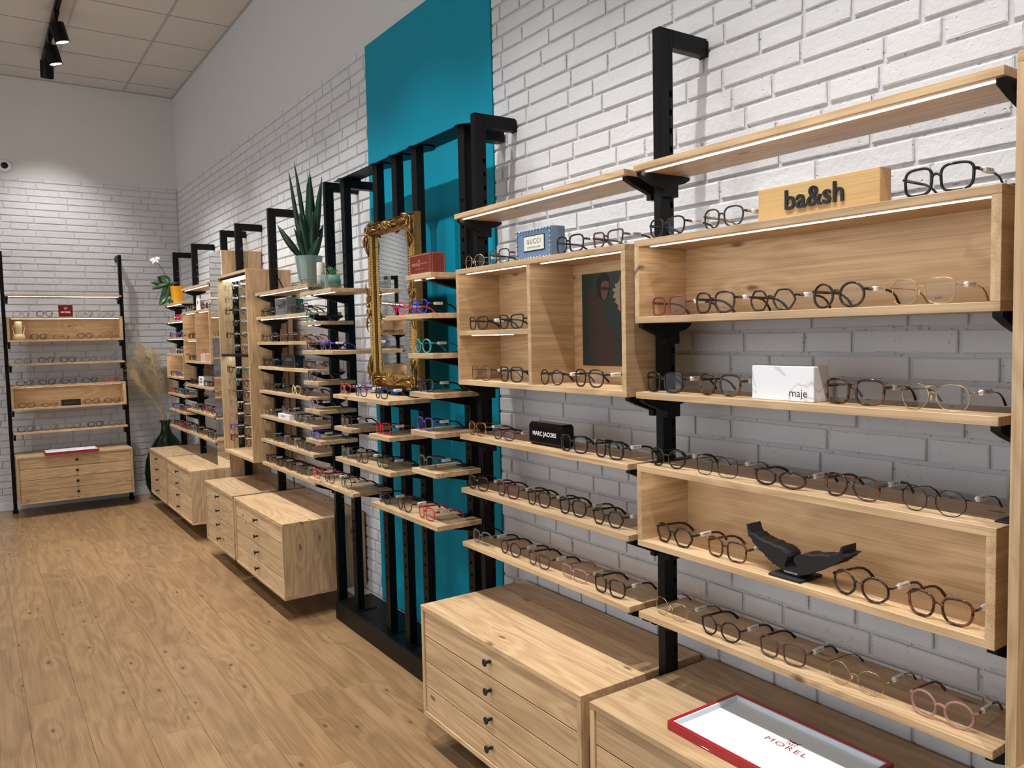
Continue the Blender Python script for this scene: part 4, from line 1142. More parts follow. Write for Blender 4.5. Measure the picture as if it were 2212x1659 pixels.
for (zc, sz, big) in ((MZ1 - .030, -1, 1.0), (MZ0 + .034, 1, 1.15)):
    m = MB()
    for k in range(9):
        a = (k - 4) * .30
        leafy(m, YC + .010 * math.sin(a), zc - sz * .018, .050 * big * math.sin(a), sz * .055 * big * math.cos(a), .0072)
    spiral(m, YC - .040, zc, .020, 1.5, 0, 1, sz); spiral(m, YC + .040, zc, .020, 1.5, 0, -1, sz)
    leafy(m, YC - .045, zc, -.055, sz * .012, .007); leafy(m, YC + .045, zc, .055, sz * .012, .007)
    leafy(m, YC - .05, zc, -.035, -sz * .016, .005); leafy(m, YC + .05, zc, .035, -sz * .016, .005)
    smooth_auto(m.build('crest', GOLD, gm), 80)
for (cy, s) in ((MY1 - .024, -1), (MY0 + .024, 1)):
    m = MB(); zc = 1.70
    for sz in (1, -1):
        spiral(m, cy, zc + sz * .028, .020, 1.6, 0, s, sz, .005); spiral(m, cy - s * .012, zc + sz * .068, .013, 1.3, 1.0, s, sz, .004)
        leafy(m, cy, zc + sz * .04, s * -.016, sz * .085, .006); leafy(m, cy + s * .012, zc + sz * .02, s * .010, sz * .06, .005)
    m.ball((-.252, cy, zc), .011, k=8)
    smooth_auto(m.build('side_ornament', GOLD, gm), 80)
m = MB()
def beads(y0, z0, y1, z1):
    n = int(math.hypot(y1 - y0, z1 - z0) / .0115)
    for i in range(n + 1):
        f = i / n; m.ball((-.2475, y0 + (y1 - y0) * f, z0 + (z1 - z0) * f), .0036, k=4)
d = .050
beads(MY0 + d, MZ0 + d, MY0 + d, MZ1 - d); beads(MY1 - d, MZ0 + d, MY1 - d, MZ1 - d); beads(MY0 + d, MZ0 + d, MY1 - d, MZ0 + d); beads(MY0 + d, MZ1 - d, MY1 - d, MZ1 - d)
o = m.build('bead_trim', GOLD, gm, smooth=True); o['kind'] = 'stuff'

# ------------------------------------------------------------------ signs, boxes and cases
def slab(name, label, cat, x0, x1, y0, y1, z0, z1, mat, c=0.001, frame=RW, part='body'):
    t = thing(name, label, cat, ((x0 + x1) / 2, (y0 + y1) / 2, z0), frame)
    MB().cbox(x0, x1, y0, y1, z0, z1, c).build(part, mat, t)
    return t
t = slab('wooden_sign', 'pale oak block sign with black ba&sh letters', 'sign', -.262, -.220, .946, 1.255, 1.8005, 1.881, SIGNWOOD)
put_text('letters', text_mesh('ba&sh', 0.064, BLACKGLOSS, 0.0022, bold=0.0008), t, (-.2645, 1.102, 1.8425))
MAR, nt_, b_, o_ = newmat('white_marble')
tc_ = nd(nt_, 'ShaderNodeTexCoord'); nz_ = nd(nt_, 'ShaderNodeTexNoise', i_Scale=7.0, i_Detail=7.0, i_Distortion=0.5); nt_.links.new(tc_.outputs['Object'], nz_.inputs['Vector'])
cr_ = nd(nt_, 'ShaderNodeValToRGB'); cr_.color_ramp.elements[0].position = .485; cr_.color_ramp.elements[0].color = srgb(236, 238, 242); cr_.color_ramp.elements[1].position = .515; cr_.color_ramp.elements[1].color = srgb(236, 238, 242)
e_ = cr_.color_ramp.elements.new(.50); e_.color = srgb(196, 193, 202)
nt_.links.new(nz_.outputs['Fac'], cr_.inputs[0]); nt_.links.new(cr_.outputs[0], b_.inputs['Base Color']); b_.inputs['Roughness'].default_value = .35
t = slab('gift_box', 'white marble-pattern box marked maje', 'box', -.283, -.225, 1.087, 1.258, 1.3812, 1.462, MAR, .0015)
put_text('print', text_mesh('maje', 0.026, INK), t, (-.2833, 1.128, 1.400))

BLUE = plain('dusty_blue', srgb(104, 130, 160), .45)
t = thing('studded_sign', 'dusty blue sign edged with silver studs, cream GUCCI plate', 'sign', (-.26, 2.143, 1.7975))
MB().cbox(-.285, -.228, 2.046, 2.240, 1.7975, 1.897, .002).build('body', BLUE, t)
MB().cbox(-.2868, -.285, 2.081, 2.198, 1.823, 1.875, .0005).build('plate_border', INK, t)
pl = MB().cbox(-.2876, -.2868, 2.084, 2.195, 1.826, 1.872, .0002).build('name_plate', plain('cream_plate', srgb(226, 224, 212), .4), t)
put_text('letters', text_mesh('GUCCI', 0.022, INK, space=1.25), pl, (-.2879, 2.1395, 1.854))
put_text('small_letters', text_mesh('DISTRIBUTEUR AGRÉÉ', 0.0075, INK), pl, (-.2879, 2.1395, 1.835))
sm = MB().lathe([(.0036, 0), (.0030, -.004), (.0004, -.0085)], k=8, axis=0).mesh('stud', SILVERW, smooth=True)
for k in range(12):
    for z in (1.8015, 1.891): link('stud', sm, t, (-.285 - t['_b'][0], 2.050 + k * .01691 - t['_b'][1], z - t['_b'][2]))
for k in range(1, 6):
    for y in (2.050, 2.236): link('stud', sm, t, (-.285 - t['_b'][0], y - t['_b'][1], 1.8015 + k * .0149 - t['_b'][2]))
t = slab('glasses_case', 'glossy black glasses case lettered MARC JACOBS', 'case', -.268, -.208, 2.033, 2.224, 1.1722, 1.249, BLACKGLOSS, .010)
put_text('letters', text_mesh('MARC JACOBS', 0.0205, WHITEINK, bold=.0003), t, (-.2683, 2.128, 1.212))
# poster
PB = plain('poster_green', srgb(30, 46, 40), .55, var=.25, vscale=7)
t = thing('poster', 'dark green poster of a hooded figure in sunglasses inside the oak box', 'poster', (-.128, 1.99, 1.439))
MB().box(-.1300, -.1262, 1.893, 2.085, 1.4395, 1.744).build('sheet', PB, t)
def flat(name, pts, mat, x):
    MB().prism([(y, z) for y, z in pts][::-1], 0, x, x + .0004).build(name, mat, t)
body = [(2.0449, 1.6907), (2.0161, 1.6781), (1.9929, 1.6572), (1.9748, 1.6476), (1.9701, 1.6344), (1.9731, 1.6215), (1.9612, 1.5908), (1.9422, 1.5623), (1.9202, 1.5361), (1.9, 1.5104), (1.8957, 1.4869), (1.9055, 1.4719), (1.9216, 1.4653), (1.8935, 1.4411), (2.0115, 1.4400), (2.0178, 1.4596), (2.0349, 1.4661), (2.043, 1.4861), (2.049, 1.5263), (2.0501, 1.5531), (2.0572, 1.5756), (2.0523, 1.6022), (2.0431, 1.6241), (2.0584, 1.6381), (2.0608, 1.656)]
head = [(2.0059, 1.6797), (2.0087, 1.7039), (2.0048, 1.7255), (1.991, 1.7398), (1.9744, 1.7413), (1.9548, 1.7339), (1.9447, 1.7192), (1.9452, 1.6978), (1.9497, 1.6702), (1.9598, 1.6556), (1.9731, 1.6519), (1.9862, 1.659), (2.0028, 1.6686)]
face = [(1.9817, 1.712), (1.9683, 1.7165), (1.9487, 1.713), (1.9452, 1.6978), (1.9467, 1.685), (1.9534, 1.6768), (1.9563, 1.664), (1.9631, 1.6558), (1.973, 1.6536), (1.9844, 1.6655), (1.9873, 1.6852), (1.9859, 1.7003)]
shades = [(1.9904, 1.6963), (1.9754, 1.6975), (1.9411, 1.6922), (1.9413, 1.6836), (1.9624, 1.6859), (1.974, 1.6855), (1.9822, 1.6893)]
fur = [(1.8935, 1.7321), (1.8965, 1.7158), (1.904, 1.7058), (1.9199, 1.7026), (1.915, 1.6903), (1.9331, 1.6864), (1.920, 1.6753), (1.9304, 1.6606), (1.914, 1.6557), (1.9211, 1.6452), (1.903, 1.6339), (1.9068, 1.6234), (1.8935, 1.6142)]
flat('figure_print', body, plain('poster_knit', srgb(58, 40, 33), .7, var=.4, vscale=60), -.1304)
flat('head_print', head, plain('poster_dark', srgb(20, 15, 15), .7), -.1308)
flat('face_print', face, plain('poster_skin', srgb(98, 66, 56), .6, var=.3, vscale=30), -.1312)
flat('shades_print', shades, INK, -.1316)
flat('fur_print', fur, plain('poster_fur', srgb(150, 132, 110), .7, var=.4, vscale=90), -.1304)
# wing ornament
WING = [(1.2743, 1.07), (1.2664, 1.0503), (1.2611, 1.047), (1.2558, 1.048), (1.2435, 1.0403), (1.2366, 1.0396), (1.2211, 1.0356), (1.2058, 1.0352), (1.1974, 1.0313), (1.1807, 1.0305), (1.1692, 1.0274), (1.1594, 1.0211), (1.1562, 1.0134), (1.1594, 1.0029), (1.1635, 0.995), (1.1627, 0.9881), (1.1578, 0.9851), (1.1481, 0.9832), (1.1385, 0.9841), (1.1306, 0.9887), (1.1298, 0.9945), (1.1321, 1.0022), (1.1369, 1.0067), (1.1385, 1.0132), (1.1353, 1.0195), (1.1274, 1.0247), (1.1164, 1.0285), (1.1056, 1.0302), (1.0948, 1.0299), (1.0826, 1.0332), (1.0706, 1.0366), (1.0557, 1.0379), (1.0469, 1.0392), (1.0353, 1.0464), (1.0295, 1.0457), (1.0224, 1.0512), (1.0196, 1.0597), (1.0167, 1.0681), (1.0139, 1.0687), (1.0139, 1.0583), (1.0152, 1.0515), (0.9997, 1.0523), (1.0124, 1.0417), (1.0116, 1.0399), (1.0223, 1.0342), (1.0216, 1.0317), (1.0323, 1.0253), (1.0316, 1.0235), (1.0527, 1.0139), (1.0557, 1.0105), (1.0795, 0.9982), (1.0856, 0.994), (1.0993, 0.9859), (1.1164, 0.9797), (1.1305, 0.9760), (1.1627, 0.9765), (1.1676, 0.9785), (1.1758, 0.9837), (1.1874, 0.9866), (1.1907, 0.9894), (1.1974, 0.9878), (1.1991, 0.9924), (1.2109, 0.9969), (1.2126, 1.0008), (1.2194, 1.0022), (1.2211, 1.0075), (1.2384, 1.0146), (1.2392, 1.0181), (1.2488, 1.024), (1.2576, 1.0316), (1.2567, 1.0355), (1.2682, 1.0426), (1.2691, 1.0461)]
t = thing('wing_ornament', 'matt black pair of wings on a small base in the oak box', 'ornament', (-.25, 1.145, .9642))
MB().prism(WING[::-1], 0, -.285, -.232).build('wings', BLACKMATT, t)
MB().cbox(-.300, -.215, 1.110, 1.198, .9642, .9705, .001).build('base', BLACKMATT, t)
MB().box(-.278, -.240, 1.128, 1.166, .9705, .980).build('pillar', BLACKMATT, t)
put_text('letters', text_mesh('ZADIG&VOLTAIRE', 0.0056, WHITEINK, sx=.8), t, (-.2853, 1.1465, .9790))
# trays
RED = plain('red_lacquer', srgb(160, 30, 42), .3, coat=.2)
TRAYW = plain('tray_lining', srgb(226, 234, 240), .6)
REDINK = plain('red_ink', srgb(150, 30, 50), .5)
def tray(frame, x0, x1, y0, y1, z, label, lettered):
    t = thing('tray', label, 'tray', ((x0 + x1) / 2, (y0 + y1) / 2, z), frame)
    h, w = .024, .010
    MB().cbox(x0, x1, y0, y1, z, z + .005, .001).build('base', RED, t)
    for (a, b, c, d) in ((x0, x0 + w, y0, y1), (x1 - w, x1, y0, y1), (x0 + w, x1 - w, y0, y0 + w), (x0 + w, x1 - w, y1 - w, y1)):
        MB().cbox(a, b, c, d, z + .005, z + h, .001).build('rim', RED, t)
    w2 = w + .004
    li = MB().box(x0 + w, x1 - w, y0 + w, y1 - w, z + .005, z + .009)
    li.box(x0 + w, x0 + w2, y0 + w, y1 - w, z + .009, z + h - .002).box(x1 - w2, x1 - w, y0 + w, y1 - w, z + .009, z + h - .002).box(x0 + w2, x1 - w2, y0 + w, y0 + w2, z + .009, z + h - .002).box(x0 + w2, x1 - w2, y1 - w2, y1 - w, z + .009, z + h - .002)
    l = li.build('lining', TRAYW, t)
    if lettered:
        put_text('letters', text_mesh('MOREL', 0.026, REDINK, sx=1.25, space=1.2), l, (-.290, (y0 + y1) / 2 - .018, z + .0093), M_Z)
        yc = (y0 + y1) / 2 - .018
        e = MB()
        def pe(pts): e.poly([(-.262 + v, yc - u, z + .0093) for u, v in pts])
        pe([(-.018, .012), (-.006, .006), (0, .010), (.006, .006), (.018, .014), (.012, .004), (.016, -.002), (.006, .002), (0, -.001), (-.006, .002), (-.014, -.002), (-.010, .004)][::-1])
        for u in (-.010, -.004, .003, .010): pe([(u - .001, -.003), (u + .001, -.003), (u + .0025, -.013), (u + .0008, -.013)][::-1])
        pe([(-.009, -.004), (-.0075, -.004), (0, -.010), (.0075, -.004), (.009, -.004), (0, -.0125)][::-1])
        e.build('emblem', REDINK, l)
    return t
tray(RW, -.440, -.178, .953, 1.397, .5463, 'large red-rimmed white tray lettered MOREL on the drawer cabinet', True)
tray(BW, -.525, -.262, .905, 1.340, .5493, 'red-rimmed white tray on the ladder drawer cabinet', False)
# ladder signs and vase
t = slab('shop_sign', 'dark red sign lettered MOREL on the ladder display', 'sign', -.272, -.262, 1.033, 1.151, 1.8035, 1.912, plain('dark_red_acrylic', srgb(120, 16, 28), .15, coat=.4), .001, BW)
put_text('letters', text_mesh('MOREL', 0.022, WHITEINK, sx=1.2, bold=.0004), t, (-.2724, 1.092, 1.845))
e = MB()
for pts in ([(-.018, .012), (-.006, .006), (0, .010), (.006, .006), (.018, .014), (.012, .004), (.016, -.002), (.006, .002), (0, -.001), (-.006, .002), (-.014, -.002), (-.010, .004)], [(-.012, -.006), (-.010, -.006), (-.007, -.012), (.007, -.012), (.010, -.006), (.012, -.006), (.008, -.014), (-.008, -.014)]):
    e.poly([(-.2724, 1.092 - u, 1.880 + v) for u, v in pts][::-1])
e.build('emblem', WHITEINK, t)
t = slab('shop_sign', 'small black sign with gold Christian Lacroix lettering on the ladder display', 'sign', -.283, -.268, 1.010, 1.171, .9712, 1.030, BLACKMATT, .001, BW)
put_text('letters', text_mesh('Christian Lacroix', 0.0155, GOLDW, bold=.0002), t, (-.2834, 1.0905, 1.001))
CREAM = plain('cream_ceramic', srgb(222, 202, 158), .5, bump=.05)
t = thing('ceramic_vase', 'cream ceramic vase with a ring foot and two thin handles', 'vase', (-.235, 1.475, 1.5942), BW)
R_ = [(.0001, 0), (.036, 0), (.050, .010), (.054, .026), (.050, .042), (.036, .052), (.030, .054), (.030, .160), (.028, .168), (.022, .168), (.022, .10), (.0001, .098)]
smooth_auto(MB().lathe(R_, (-.235, 1.475, 1.5945), k=28).build('body', CREAM, t), 50)
for s in (1, -1):
    MB().tube([(-.262, 1.475 + s * .026, 1.718), (-.272, 1.475 + s * .046, 1.720), (-.276, 1.475 + s * .046, 1.700), (-.272, 1.475 + s * .036, 1.640)], .0042, k=8).build('handle', CREAM, t, smooth=True)

# leather box, acrylic signs, boxes on the middle run
LEATH = plain('red_brown_leather', srgb(112, 36, 24), .45, bump=.25, bscale=260, var=.12)
STITCH = plain('pale_stitch', srgb(206, 150, 130), .7)
t = slab('leather_box', 'red-brown stitched leather box lettered etnia on the stand', 'box', -.385, -.318, 2.672, 2.846, 1.7883, 1.868, LEATH, .003)
TAN = plain('tan_foil', srgb(200, 150, 110), .5)
put_text('letters', text_mesh('etnia', 0.024, TAN), t, (-.3854, 2.802, 1.830))
put_text('emblem', text_mesh('O', 0.036, TAN, sx=.7), t, (-.3854, 2.765, 1.832))
put_text('small_letters', text_mesh('BARCELONA', 0.009, TAN), t, (-.3854, 2.722, 1.830))
put_text('fine_letters', text_mesh('VINTAGE COLLECTION', 0.006, TAN), t, (-.3854, 2.762, 1.810))
for (y0, z0, y1, z1) in ((2.678, 1.793, 2.678, 1.863), (2.840, 1.793, 2.840, 1.863), (2.678, 1.793, 2.840, 1.793), (2.678, 1.863, 2.840, 1.863)):
    m = MB(); n = int(math.hypot(y1 - y0, z1 - z0) / .0045)
    for i in range(n):
        f = (i + .5) / n; y, z = y0 + (y1 - y0) * f, z0 + (z1 - z0) * f
        m.box(-.3856, -.3849, y - .0011, y + .0011, z - .0011, z + .0011)
    m.build('stitching', STITCH, t)['kind'] = 'stuff'
for xx in (-.377, -.326):
    m = MB()
    for i in range(16): m.box(xx - .0008, xx + .0008, 2.6712, 2.6722, 1.793 + i * .0045, 1.7955 + i * .0045)
    m.build('stitching', STITCH, t)['kind'] = 'stuff'

t = slab('acrylic_sign', 'low clear block lettered FACE À FACE beside the succulent', 'sign', -.400, -.383, 3.714, 3.945, 1.7903, 1.860, ACRYLIC, .0008)
put_text('letters', text_mesh('FACE À FACE', 0.026, INK), t, (-.4003, 3.845, 1.825))
MB().box(-.3995, -.3835, 3.7145, 3.722, 1.7908, 1.8595).build('frosted_end', plain('frosted', srgb(170, 170, 172), .6), t)
SMOKE = plain('smoky_acrylic', srgb(86, 86, 90), .08, coat=.6, var=.35, vscale=14)
t = slab('display_block', 'grey clear waisted block lettered in black on the middle run', 'display', -.275, -.215, 4.671, 4.890, 1.6945, 1.800, SMOKE, .002)
put_text('letters', text_mesh('PERSOL', 0.034, INK, bold=.0006), t, (-.2754, 4.765, 1.745))
MB().box(-.205, -.165, 4.690, 4.87, 1.6945, 1.790).build('back_block', plain('teal_card', srgb(20, 92, 104), .4), t)
t = slab('display_block', 'dark clear stand on a flat black foot on the middle run', 'display', -.262, -.200, 4.605, 4.815, 1.385, 1.450, BLACKGLOSS, .002)
put_text('letters', text_mesh('CARRERA', 0.026, plain('grey_ink', srgb(160, 160, 160), .5)), t, (-.2624, 4.71, 1.425))
MB().cbox(-.285, -.180, 4.580, 4.840, 1.3795, 1.385, .001).build('foot', BLACKMATT, t)
CARTON = plain('white_carton', srgb(228, 226, 226), .6)
t = slab('flat_box', 'flat white carton under a wire pair on the middle run', 'box', -.292, -.125, 4.650, 4.857, 1.0643, 1.0955, CARTON, .001)
put_text('print', text_mesh('WATSON', 0.019, plain('grey_print', srgb(120, 118, 120), .6), bold=.0004), t, (-.2924, 4.765, 1.080))
t = thing('cream_jar', 'small cream jar behind the succulent', 'jar', (-.215, 4.255, 1.8495))
smooth_auto(MB().lathe([(.0001, 0), (.022, 0), (.024, .006), (.023, .112), (.020, .120), (.0001, .120)], (-.215, 4.250, 1.8497), k=20).build('body', plain('pale_jar', srgb(206, 197, 186), .5), t), 40)

# corner run
t = slab('small_box', 'small white box lettered ISABEL MARANT in the corner run', 'box', -.275, -.200, 6.815, 6.985, 1.1803, 1.255, CARTON, .004)
put_text('print', text_mesh('ISABEL\nMARANT', 0.024, INK, bold=.0005), t, (-.2754, 6.90, 1.220))
t = thing('show_card', 'standing white card with a gold star in the corner run', 'card', (-.26, 6.90, 1.8003))
MB().prism([(6.835, 1.8003), (6.965, 1.8003), (6.945, 1.925), (6.855, 1.925)], 0, -.272, -.266).build('card', WHITEPL, t)
st_ = []
for k in range(10):
    rr = .022 if k % 2 == 0 else .010
    st_.append((6.90 + rr * math.sin(k * PI / 5), 1.868 + rr * math.cos(k * PI / 5)))
MB().prism(st_, 0, -.2728, -.272).build('emblem', GOLDW, t)
MB().box(-.266, -.225, 6.87, 6.93, 1.8003, 1.804).build('foot', WHITEPL, t)
PINK = plain('pale_pink_block', srgb(206, 172, 160), .6)
slab('plinth_block', 'pale pink block under a pink pair in the corner box', 'block', -.285, -.170, 6.675, 6.835, 1.3833, 1.4445, PINK, .0015)
slab('price_card', 'small orange card in the short lit box', 'card', -.262, -.258, 7.465, 7.535, 1.2284, 1.300, plain('orange_card', srgb(226, 96, 36), .5), .0005)

# cable clipped to the post by the lit tall cabinet
cb_ = MB().tube([(-.150, 5.190, 1.95), (-.106, 5.188, 1.86), (-.104, 5.184, 1.6), (-.106, 5.188, 1.2), (-.104, 5.186, .8), (-.098, 5.186, .56)], .0035, k=6).mesh('power_cable', BLACKMATT, smooth=True)
o = link('power_cable', cb_); setp(o, 'thin black cable hanging down the post beside the lit tall cabinet', 'cable')
# ------------------------------------------------------------------ plants
def blade(parent, name, base, tip, width, mat, bend=0.0, side=None, fold=0.25, pw=0.9, base_w=0.35, droop=0.0):
    """a leaf blade from base to tip: two rows of quads folded along the midrib, with thickness"""
    B_, T_ = Vector(base), Vector(tip)
    ax = T_ - B_; Ln = ax.length; ax.normalize()
    sd = Vector(side) if side else Vector((CAM_R.x, CAM_R.y, 0))
    if not side and abs(sd.normalized().dot(ax)) > .72: sd = Vector((0, 0, 1))
    sd = (sd - ax * sd.dot(ax)).normalized(); nrm = ax.cross(sd).normalized()
    n = 9; m = MB()
    for i in range(n + 1):
        f = i / n
        w = width * .5 * max(.02, (base_w + (1 - base_w) * math.sin(PI * min(1, f * .9 + .08)) ** .8) * (1 - f ** 4) ** .7)
        c = B_ + ax * (Ln * f) + nrm * (bend * math.sin(PI * f)) + Vector((0, 0, -droop * f * f))
        for (s, th) in ((-1, 0), (0, 1), (1, 0)):
            m.v.append(tuple(c + sd * (s * w) - nrm * (fold * w * (1 - th))))
        m.v.append(tuple(c + nrm * -0.0025))
    for i in range(n):
        a, b = i * 4, (i + 1) * 4
        m.f += [(a, b, b + 1, a + 1), (a + 1, b + 1, b + 2, a + 2), (a + 2, b + 2, b + 3, a + 3), (a + 3, b + 3, b, a)]
    m.f.append((0, 1, 2, 3)); m.f.append(tuple(n * 4 + k for k in (3, 2, 1, 0)))
    return m.build(name, mat, parent, smooth=True)

LEAF = plain('snake_leaf', srgb(22, 52, 30), .32, var=.5, vscale=22)
SOIL = plain('soil', srgb(40, 30, 24), .9, bump=.5)
# snake plant
pc = Vector((-.215, 4.43, 1.8495))
t = thing('snake_plant', 'tall dark green snake plant in a grey green pot on the top shelf', 'plant', pc)
PG_ = plain('grey_green_glaze', srgb(112, 128, 120), .22, coat=.4)
smooth_auto(MB().lathe([(.0001, 0), (.050, 0), (.052, .004), (.055, .033), (.060, .037), (.078, .166), (.077, .170), (.072, .170), (.068, .150), (.0001, .148)], tuple(pc), k=36).build('pot', PG_, t), 40)
MB().lathe([(.0001, .1485), (.067, .1485)], tuple(pc), k=24).build('soil', SOIL, t)
s = .00048
def nv(u, v, dep=0.0): return pc + Vector((CAM_R.x, CAM_R.y, 0)) * ((u - 402) * s) + Vector((0, 0, (1510 - v) * s)) + Vector((.56, .826, 0)) * dep
for (u0, u1, v1, w, bend, dep) in ((385, 262, 20, .022, .02, .01), (290, 200, 140, .022, .0, .0), (430, 437, 130, .048, .01, .02), (480, 578, 205, .034, -.01, .03), (365, 318, 650, .050, .02, -.02), (300, 45, 775, .032, -.03, -.01), (470, 575, 770, .036, -.01, .035), (440, 545, 940, .046, .02, -.03), (400, 392, 250, .024, 0, .04), (395, 345, 660, .034, .0, .02), (330, 255, 820, .022, .02, -.035), (455, 470, 620, .030, 0, .0)):
    b = nv(402 + (u0 - 402) * .55, 1210, dep * .6); tp = nv(u1, v1, dep)
    blade(t, 'leaf', b, tp, w * 1.3, LEAF, bend)
# succulent
sc = Vector((-.318, 3.850, 1.7905))
t = thing('potted_succulent', 'small spiky green succulent in a round aqua glazed pot', 'plant', sc)
AQ, nt_, b_, o_ = newmat('aqua_glaze')
tc_ = nd(nt_, 'ShaderNodeTexCoord'); sx_ = nd(nt_, 'ShaderNodeSeparateXYZ'); nt_.links.new(tc_.outputs['Object'], sx_.inputs[0])
mr_ = nd(nt_, 'ShaderNodeMapRange', i_From_Min=0.0, i_From_Max=.075); nt_.links.new(sx_.outputs[2], mr_.inputs['Value'])
cr_ = nd(nt_, 'ShaderNodeValToRGB'); cr_.color_ramp.elements[0].position = .25; cr_.color_ramp.elements[0].color = srgb(92, 108, 98); cr_.color_ramp.elements[1].position = .9; cr_.color_ramp.elements[1].color = srgb(136, 172, 162)
e_ = cr_.color_ramp.elements.new(.5); e_.color = srgb(58, 116, 114)
nt_.links.new(mr_.outputs[0], cr_.inputs[0]); nt_.links.new(cr_.outputs[0], b_.inputs['Base Color']); b_.inputs['Roughness'].default_value = .12; b_.inputs['Coat Weight'].default_value = .5
smooth_auto(MB().lathe([(.0001, 0), (.030, 0), (.042, .012), (.050, .035), (.050, .050), (.046, .072), (.045, .076), (.041, .076), (.041, .066), (.0001, .065)], tuple(sc), k=32).build('pot', AQ, t), 50)
SG = plain('succulent_green', srgb(78, 128, 62), .45, var=.35, vscale=30)
r3 = random.Random(5)
for k in range(44):
    a = r3.uniform(0, 2 * PI); el = r3.uniform(.12, 1.45)
    L_ = r3.uniform(.042, .060)
    c = sc + Vector((0, 0, .068))
    d = Vector((math.cos(a) * math.cos(el), math.sin(a) * math.cos(el), math.sin(el)))
    blade(t, 'leaf', c + d * .006, c + d * L_, .0062, SG, .003, side=(-math.sin(a), math.cos(a), 0.01), base_w=.7)
# orchid
oc = Vector((-.215, 7.930, 1.8985))
t = thing('orchid', 'white orchid with broad drooping leaves in a yellow pot', 'plant', oc)
YP = plain('yellow_pot', srgb(236, 166, 12), .35)
smooth_auto(MB().lathe([(.0001, 0), (.046, 0), (.050, .004), (.062, .160), (.064, .166), (.058, .166), (.055, .14), (.0001, .138)], tuple(oc), k=30).build('pot', YP, t), 40)
OL = plain('orchid_leaf', srgb(52, 84, 46), .3, var=.3, vscale=14)
so = .000342
def ov(u, v, dep=0.0): return oc + Vector((CAM_R.x, CAM_R.y, 0)) * ((u - 850) * so) + Vector((0, 0, (1400 - v) * so)) + Vector((.56, .826, 0)) * dep
crown = ov(640, 850, -.02)
for (u, v, w, bend, dep, dr) in ((330, 480, .075, .03, -.01, .05), (190, 990, .034, -.02, -.03, .0), (440, 1440, .090, -.04, -.085, .0), (620, 1380, .070, -.05, -.09, 0), (730, 1400, .062, -.05, -.095, 0), (110, 740, .05, .02, .01, .02), (900, 820, .02, .0, -.02, 0)):
    blade(t, 'leaf', crown, ov(u, v, dep), w * 1.3, OL, bend, base_w=.3, fold=.15, droop=dr)
MB().tube([tuple(ov(u, v)) for u, v in ((590, 850), (575, 1200), (530, 580), (440, 400), (340, 270), (310, 240))], .0028, k=7).build('stem', plain('orchid_stem', srgb(46, 50, 34), .5), t, smooth=True)
PET = plain('orchid_petal', srgb(244, 244, 244), .55)
fc = ov(305, 215, -.01)
fl = MB().ball(tuple(fc), .008, k=6).build('flower', plain('orchid_lip', srgb(226, 200, 90), .5), t, smooth=True)
for (u, v, w) in ((150, 200, .062), (440, 130, .062), (300, 120, .03), (230, 310, .026), (430, 270, .026)):
    blade(fl, 'petal', fc, ov(u, v, -.02), w, PET, .008, base_w=.5, fold=.05)
MB().tube([tuple(ov(u, v, -.03)) for u, v in ((560, 900), (400, 1070), (290, 1200), (280, 1290))], .002, k=6).build('air_root', OL, t, smooth=True)

# green glass vase with dried pampas grass
vc = Vector((-.285, 8.415, 0.0005))
t = thing('glass_vase', 'big round dark green glass vase on the floor in the corner', 'vase', vc)
smooth_auto(MB().lathe([(.0001, .004), (.110, 0), (.165, .04), (.205, .15), (.212, .27), (.195, .39), (.155, .50), (.100, .59), (.058, .64), (.043, .69), (.042, .745), (.056, .758), (.058, .770), (.050, .776), (.040, .770), (.037, .745), (.038, .69), (.052, .645), (.096, .585), (.150, .495), (.190, .385), (.206, .27), (.199, .15), (.16, .046), (.11, .008), (.0001, .012)], tuple(vc), k=40).build('body', GREENGLASS, t), 60)
PL_ = plain('pampas_plume', srgb(238, 222, 194), .95, var=.2, vscale=8)
ST_ = plain('pampas_stem', srgb(196, 164, 112), .7)
sv = .000696
def vv(u, v, dep=0.0): return Vector((vc.x, vc.y, .772)) + Vector((CAM_R.x, CAM_R.y, 0)) * ((u - 590) * sv) + Vector((0, 0, (1230 - v) * sv)) + Vector((.56, .826, 0)) * dep
rp = random.Random(12)
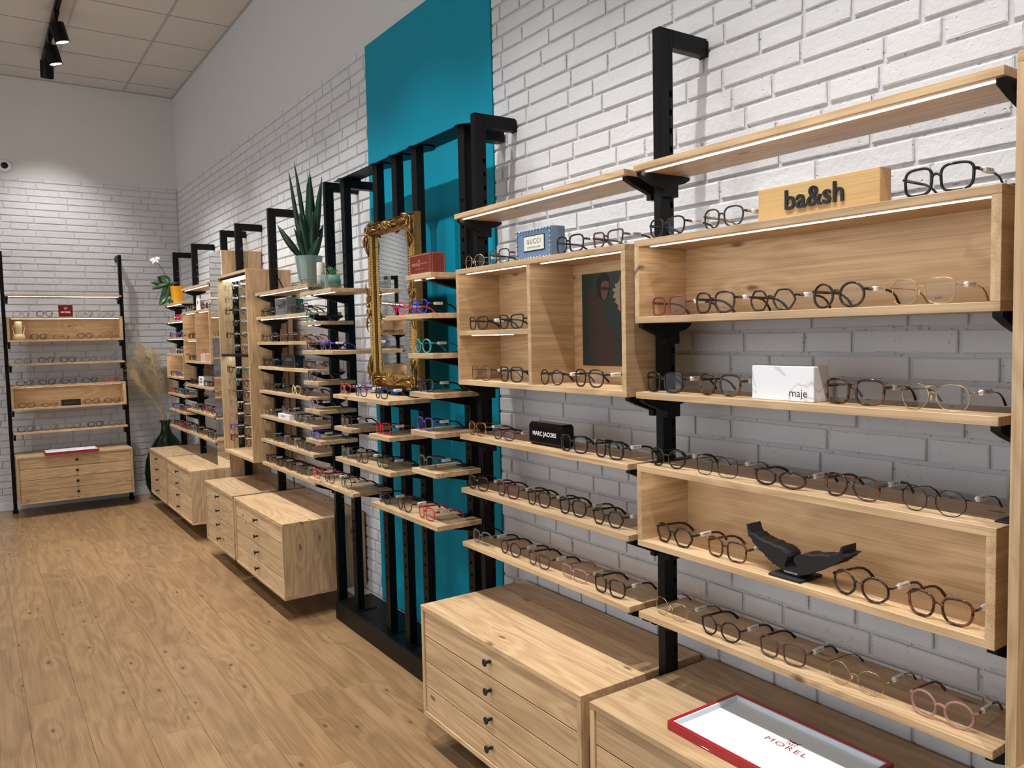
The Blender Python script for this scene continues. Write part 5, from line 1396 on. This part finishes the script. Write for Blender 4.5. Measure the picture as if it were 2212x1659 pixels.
def pampas(u1, v1, u2, v2, wd, dep, label, n=800):
    """stalk from inside the vase to (u2,v2) and a plume up to (u1,v1)"""
    top, bot = vv(u1, v1, dep), vv(u2, v2, dep * .7)
    foot = Vector((vc.x + rp.uniform(-.07, .07), vc.y + rp.uniform(-.07, .07), .03))
    neck = Vector((vc.x + rp.uniform(-.022, .022), vc.y + rp.uniform(-.022, .022), .76))
    t = thing('pampas_stalk', label, 'grass', foot, RW, 'dried pampas stalks in the green vase')
    MB().tube([tuple(foot), tuple(neck), tuple(bot), tuple(bot.lerp(top, .8))], [.0032, .003, .0026, .0012], k=6).build('stem', ST_, t, smooth=True)
    m = MB(); ax = (top - bot); Ln = ax.length; axn = ax.normalized()
    for i in range(n):
        f = rp.random() ** .8
        c = bot + ax * f
        a = rp.uniform(0, 2 * PI)
        p1 = axn.orthogonal().normalized(); p2 = axn.cross(p1)
        rad = p1 * math.cos(a) + p2 * math.sin(a)
        env = (math.sin(PI * min(1, .12 + f * .80)) ** .7) * (1.0 if f < .8 else (1.02 - f) / .22)
        Lh = wd * sv * .5 * env * rp.uniform(.55, 1.25) + .010
        q1 = c + axn * Lh * .55 + rad * Lh * .75
        q2 = c + axn * Lh * .75 + rad * Lh * 1.35 + Vector((0, 0, -.25 * Lh))
        w = axn.cross(rad) * rp.uniform(.0007, .0018)
        k = len(m.v)
        m.v += [tuple(c - w * .5), tuple(c + w * .5), tuple(q1 + w), tuple(q1 - w), tuple(q2)]
        m.f += [(k, k + 1, k + 2, k + 3), (k + 3, k + 2, k + 4)]
        for _ in range(2):
            g = rp.random(); cc_ = c.lerp(q1, g); d2 = (axn * rp.uniform(.2, 1) + rad * rp.uniform(-.3, 1) + w.normalized() * rp.uniform(-1, 1)).normalized() * rp.uniform(.008, .020)
            w2 = d2.cross(rad).normalized() * .0009 if d2.cross(rad).length > 1e-6 else w
            k = len(m.v); m.v += [tuple(cc_ - w2), tuple(cc_ + w2), tuple(cc_ + d2)]; m.f.append((k, k + 1, k + 2))
    o = m.build('plume', PL_, t); o['kind'] = 'stuff'
pampas(62, 335, 440, 890, 260, -.02, 'pale pampas stalk leaning farthest from the corner shelves')
pampas(240, 130, 450, 840, 330, .03, 'tall upright pampas stalk, tallest plume of the vase', 1200)
pampas(455, 170, 540, 900, 340, -.03, 'broad pampas plume beside the short lit box', 1200)
pampas(350, 330, 500, 860, 300, .01, 'pampas plume in the middle of the bunch', 1000)
pampas(180, 520, 430, 900, 220, -.05, 'short pampas plume low on the outer side of the bunch')
pampas(560, 480, 590, 940, 220, .10, 'pampas plume tucked behind the short shelves')
pampas(720, 640, 720, 960, 190, .06, 'pampas plume poking out between the short shelves and corner')
pampas(640, 560, 660, 960, 190, .12, 'pampas plume right against the brick corner')
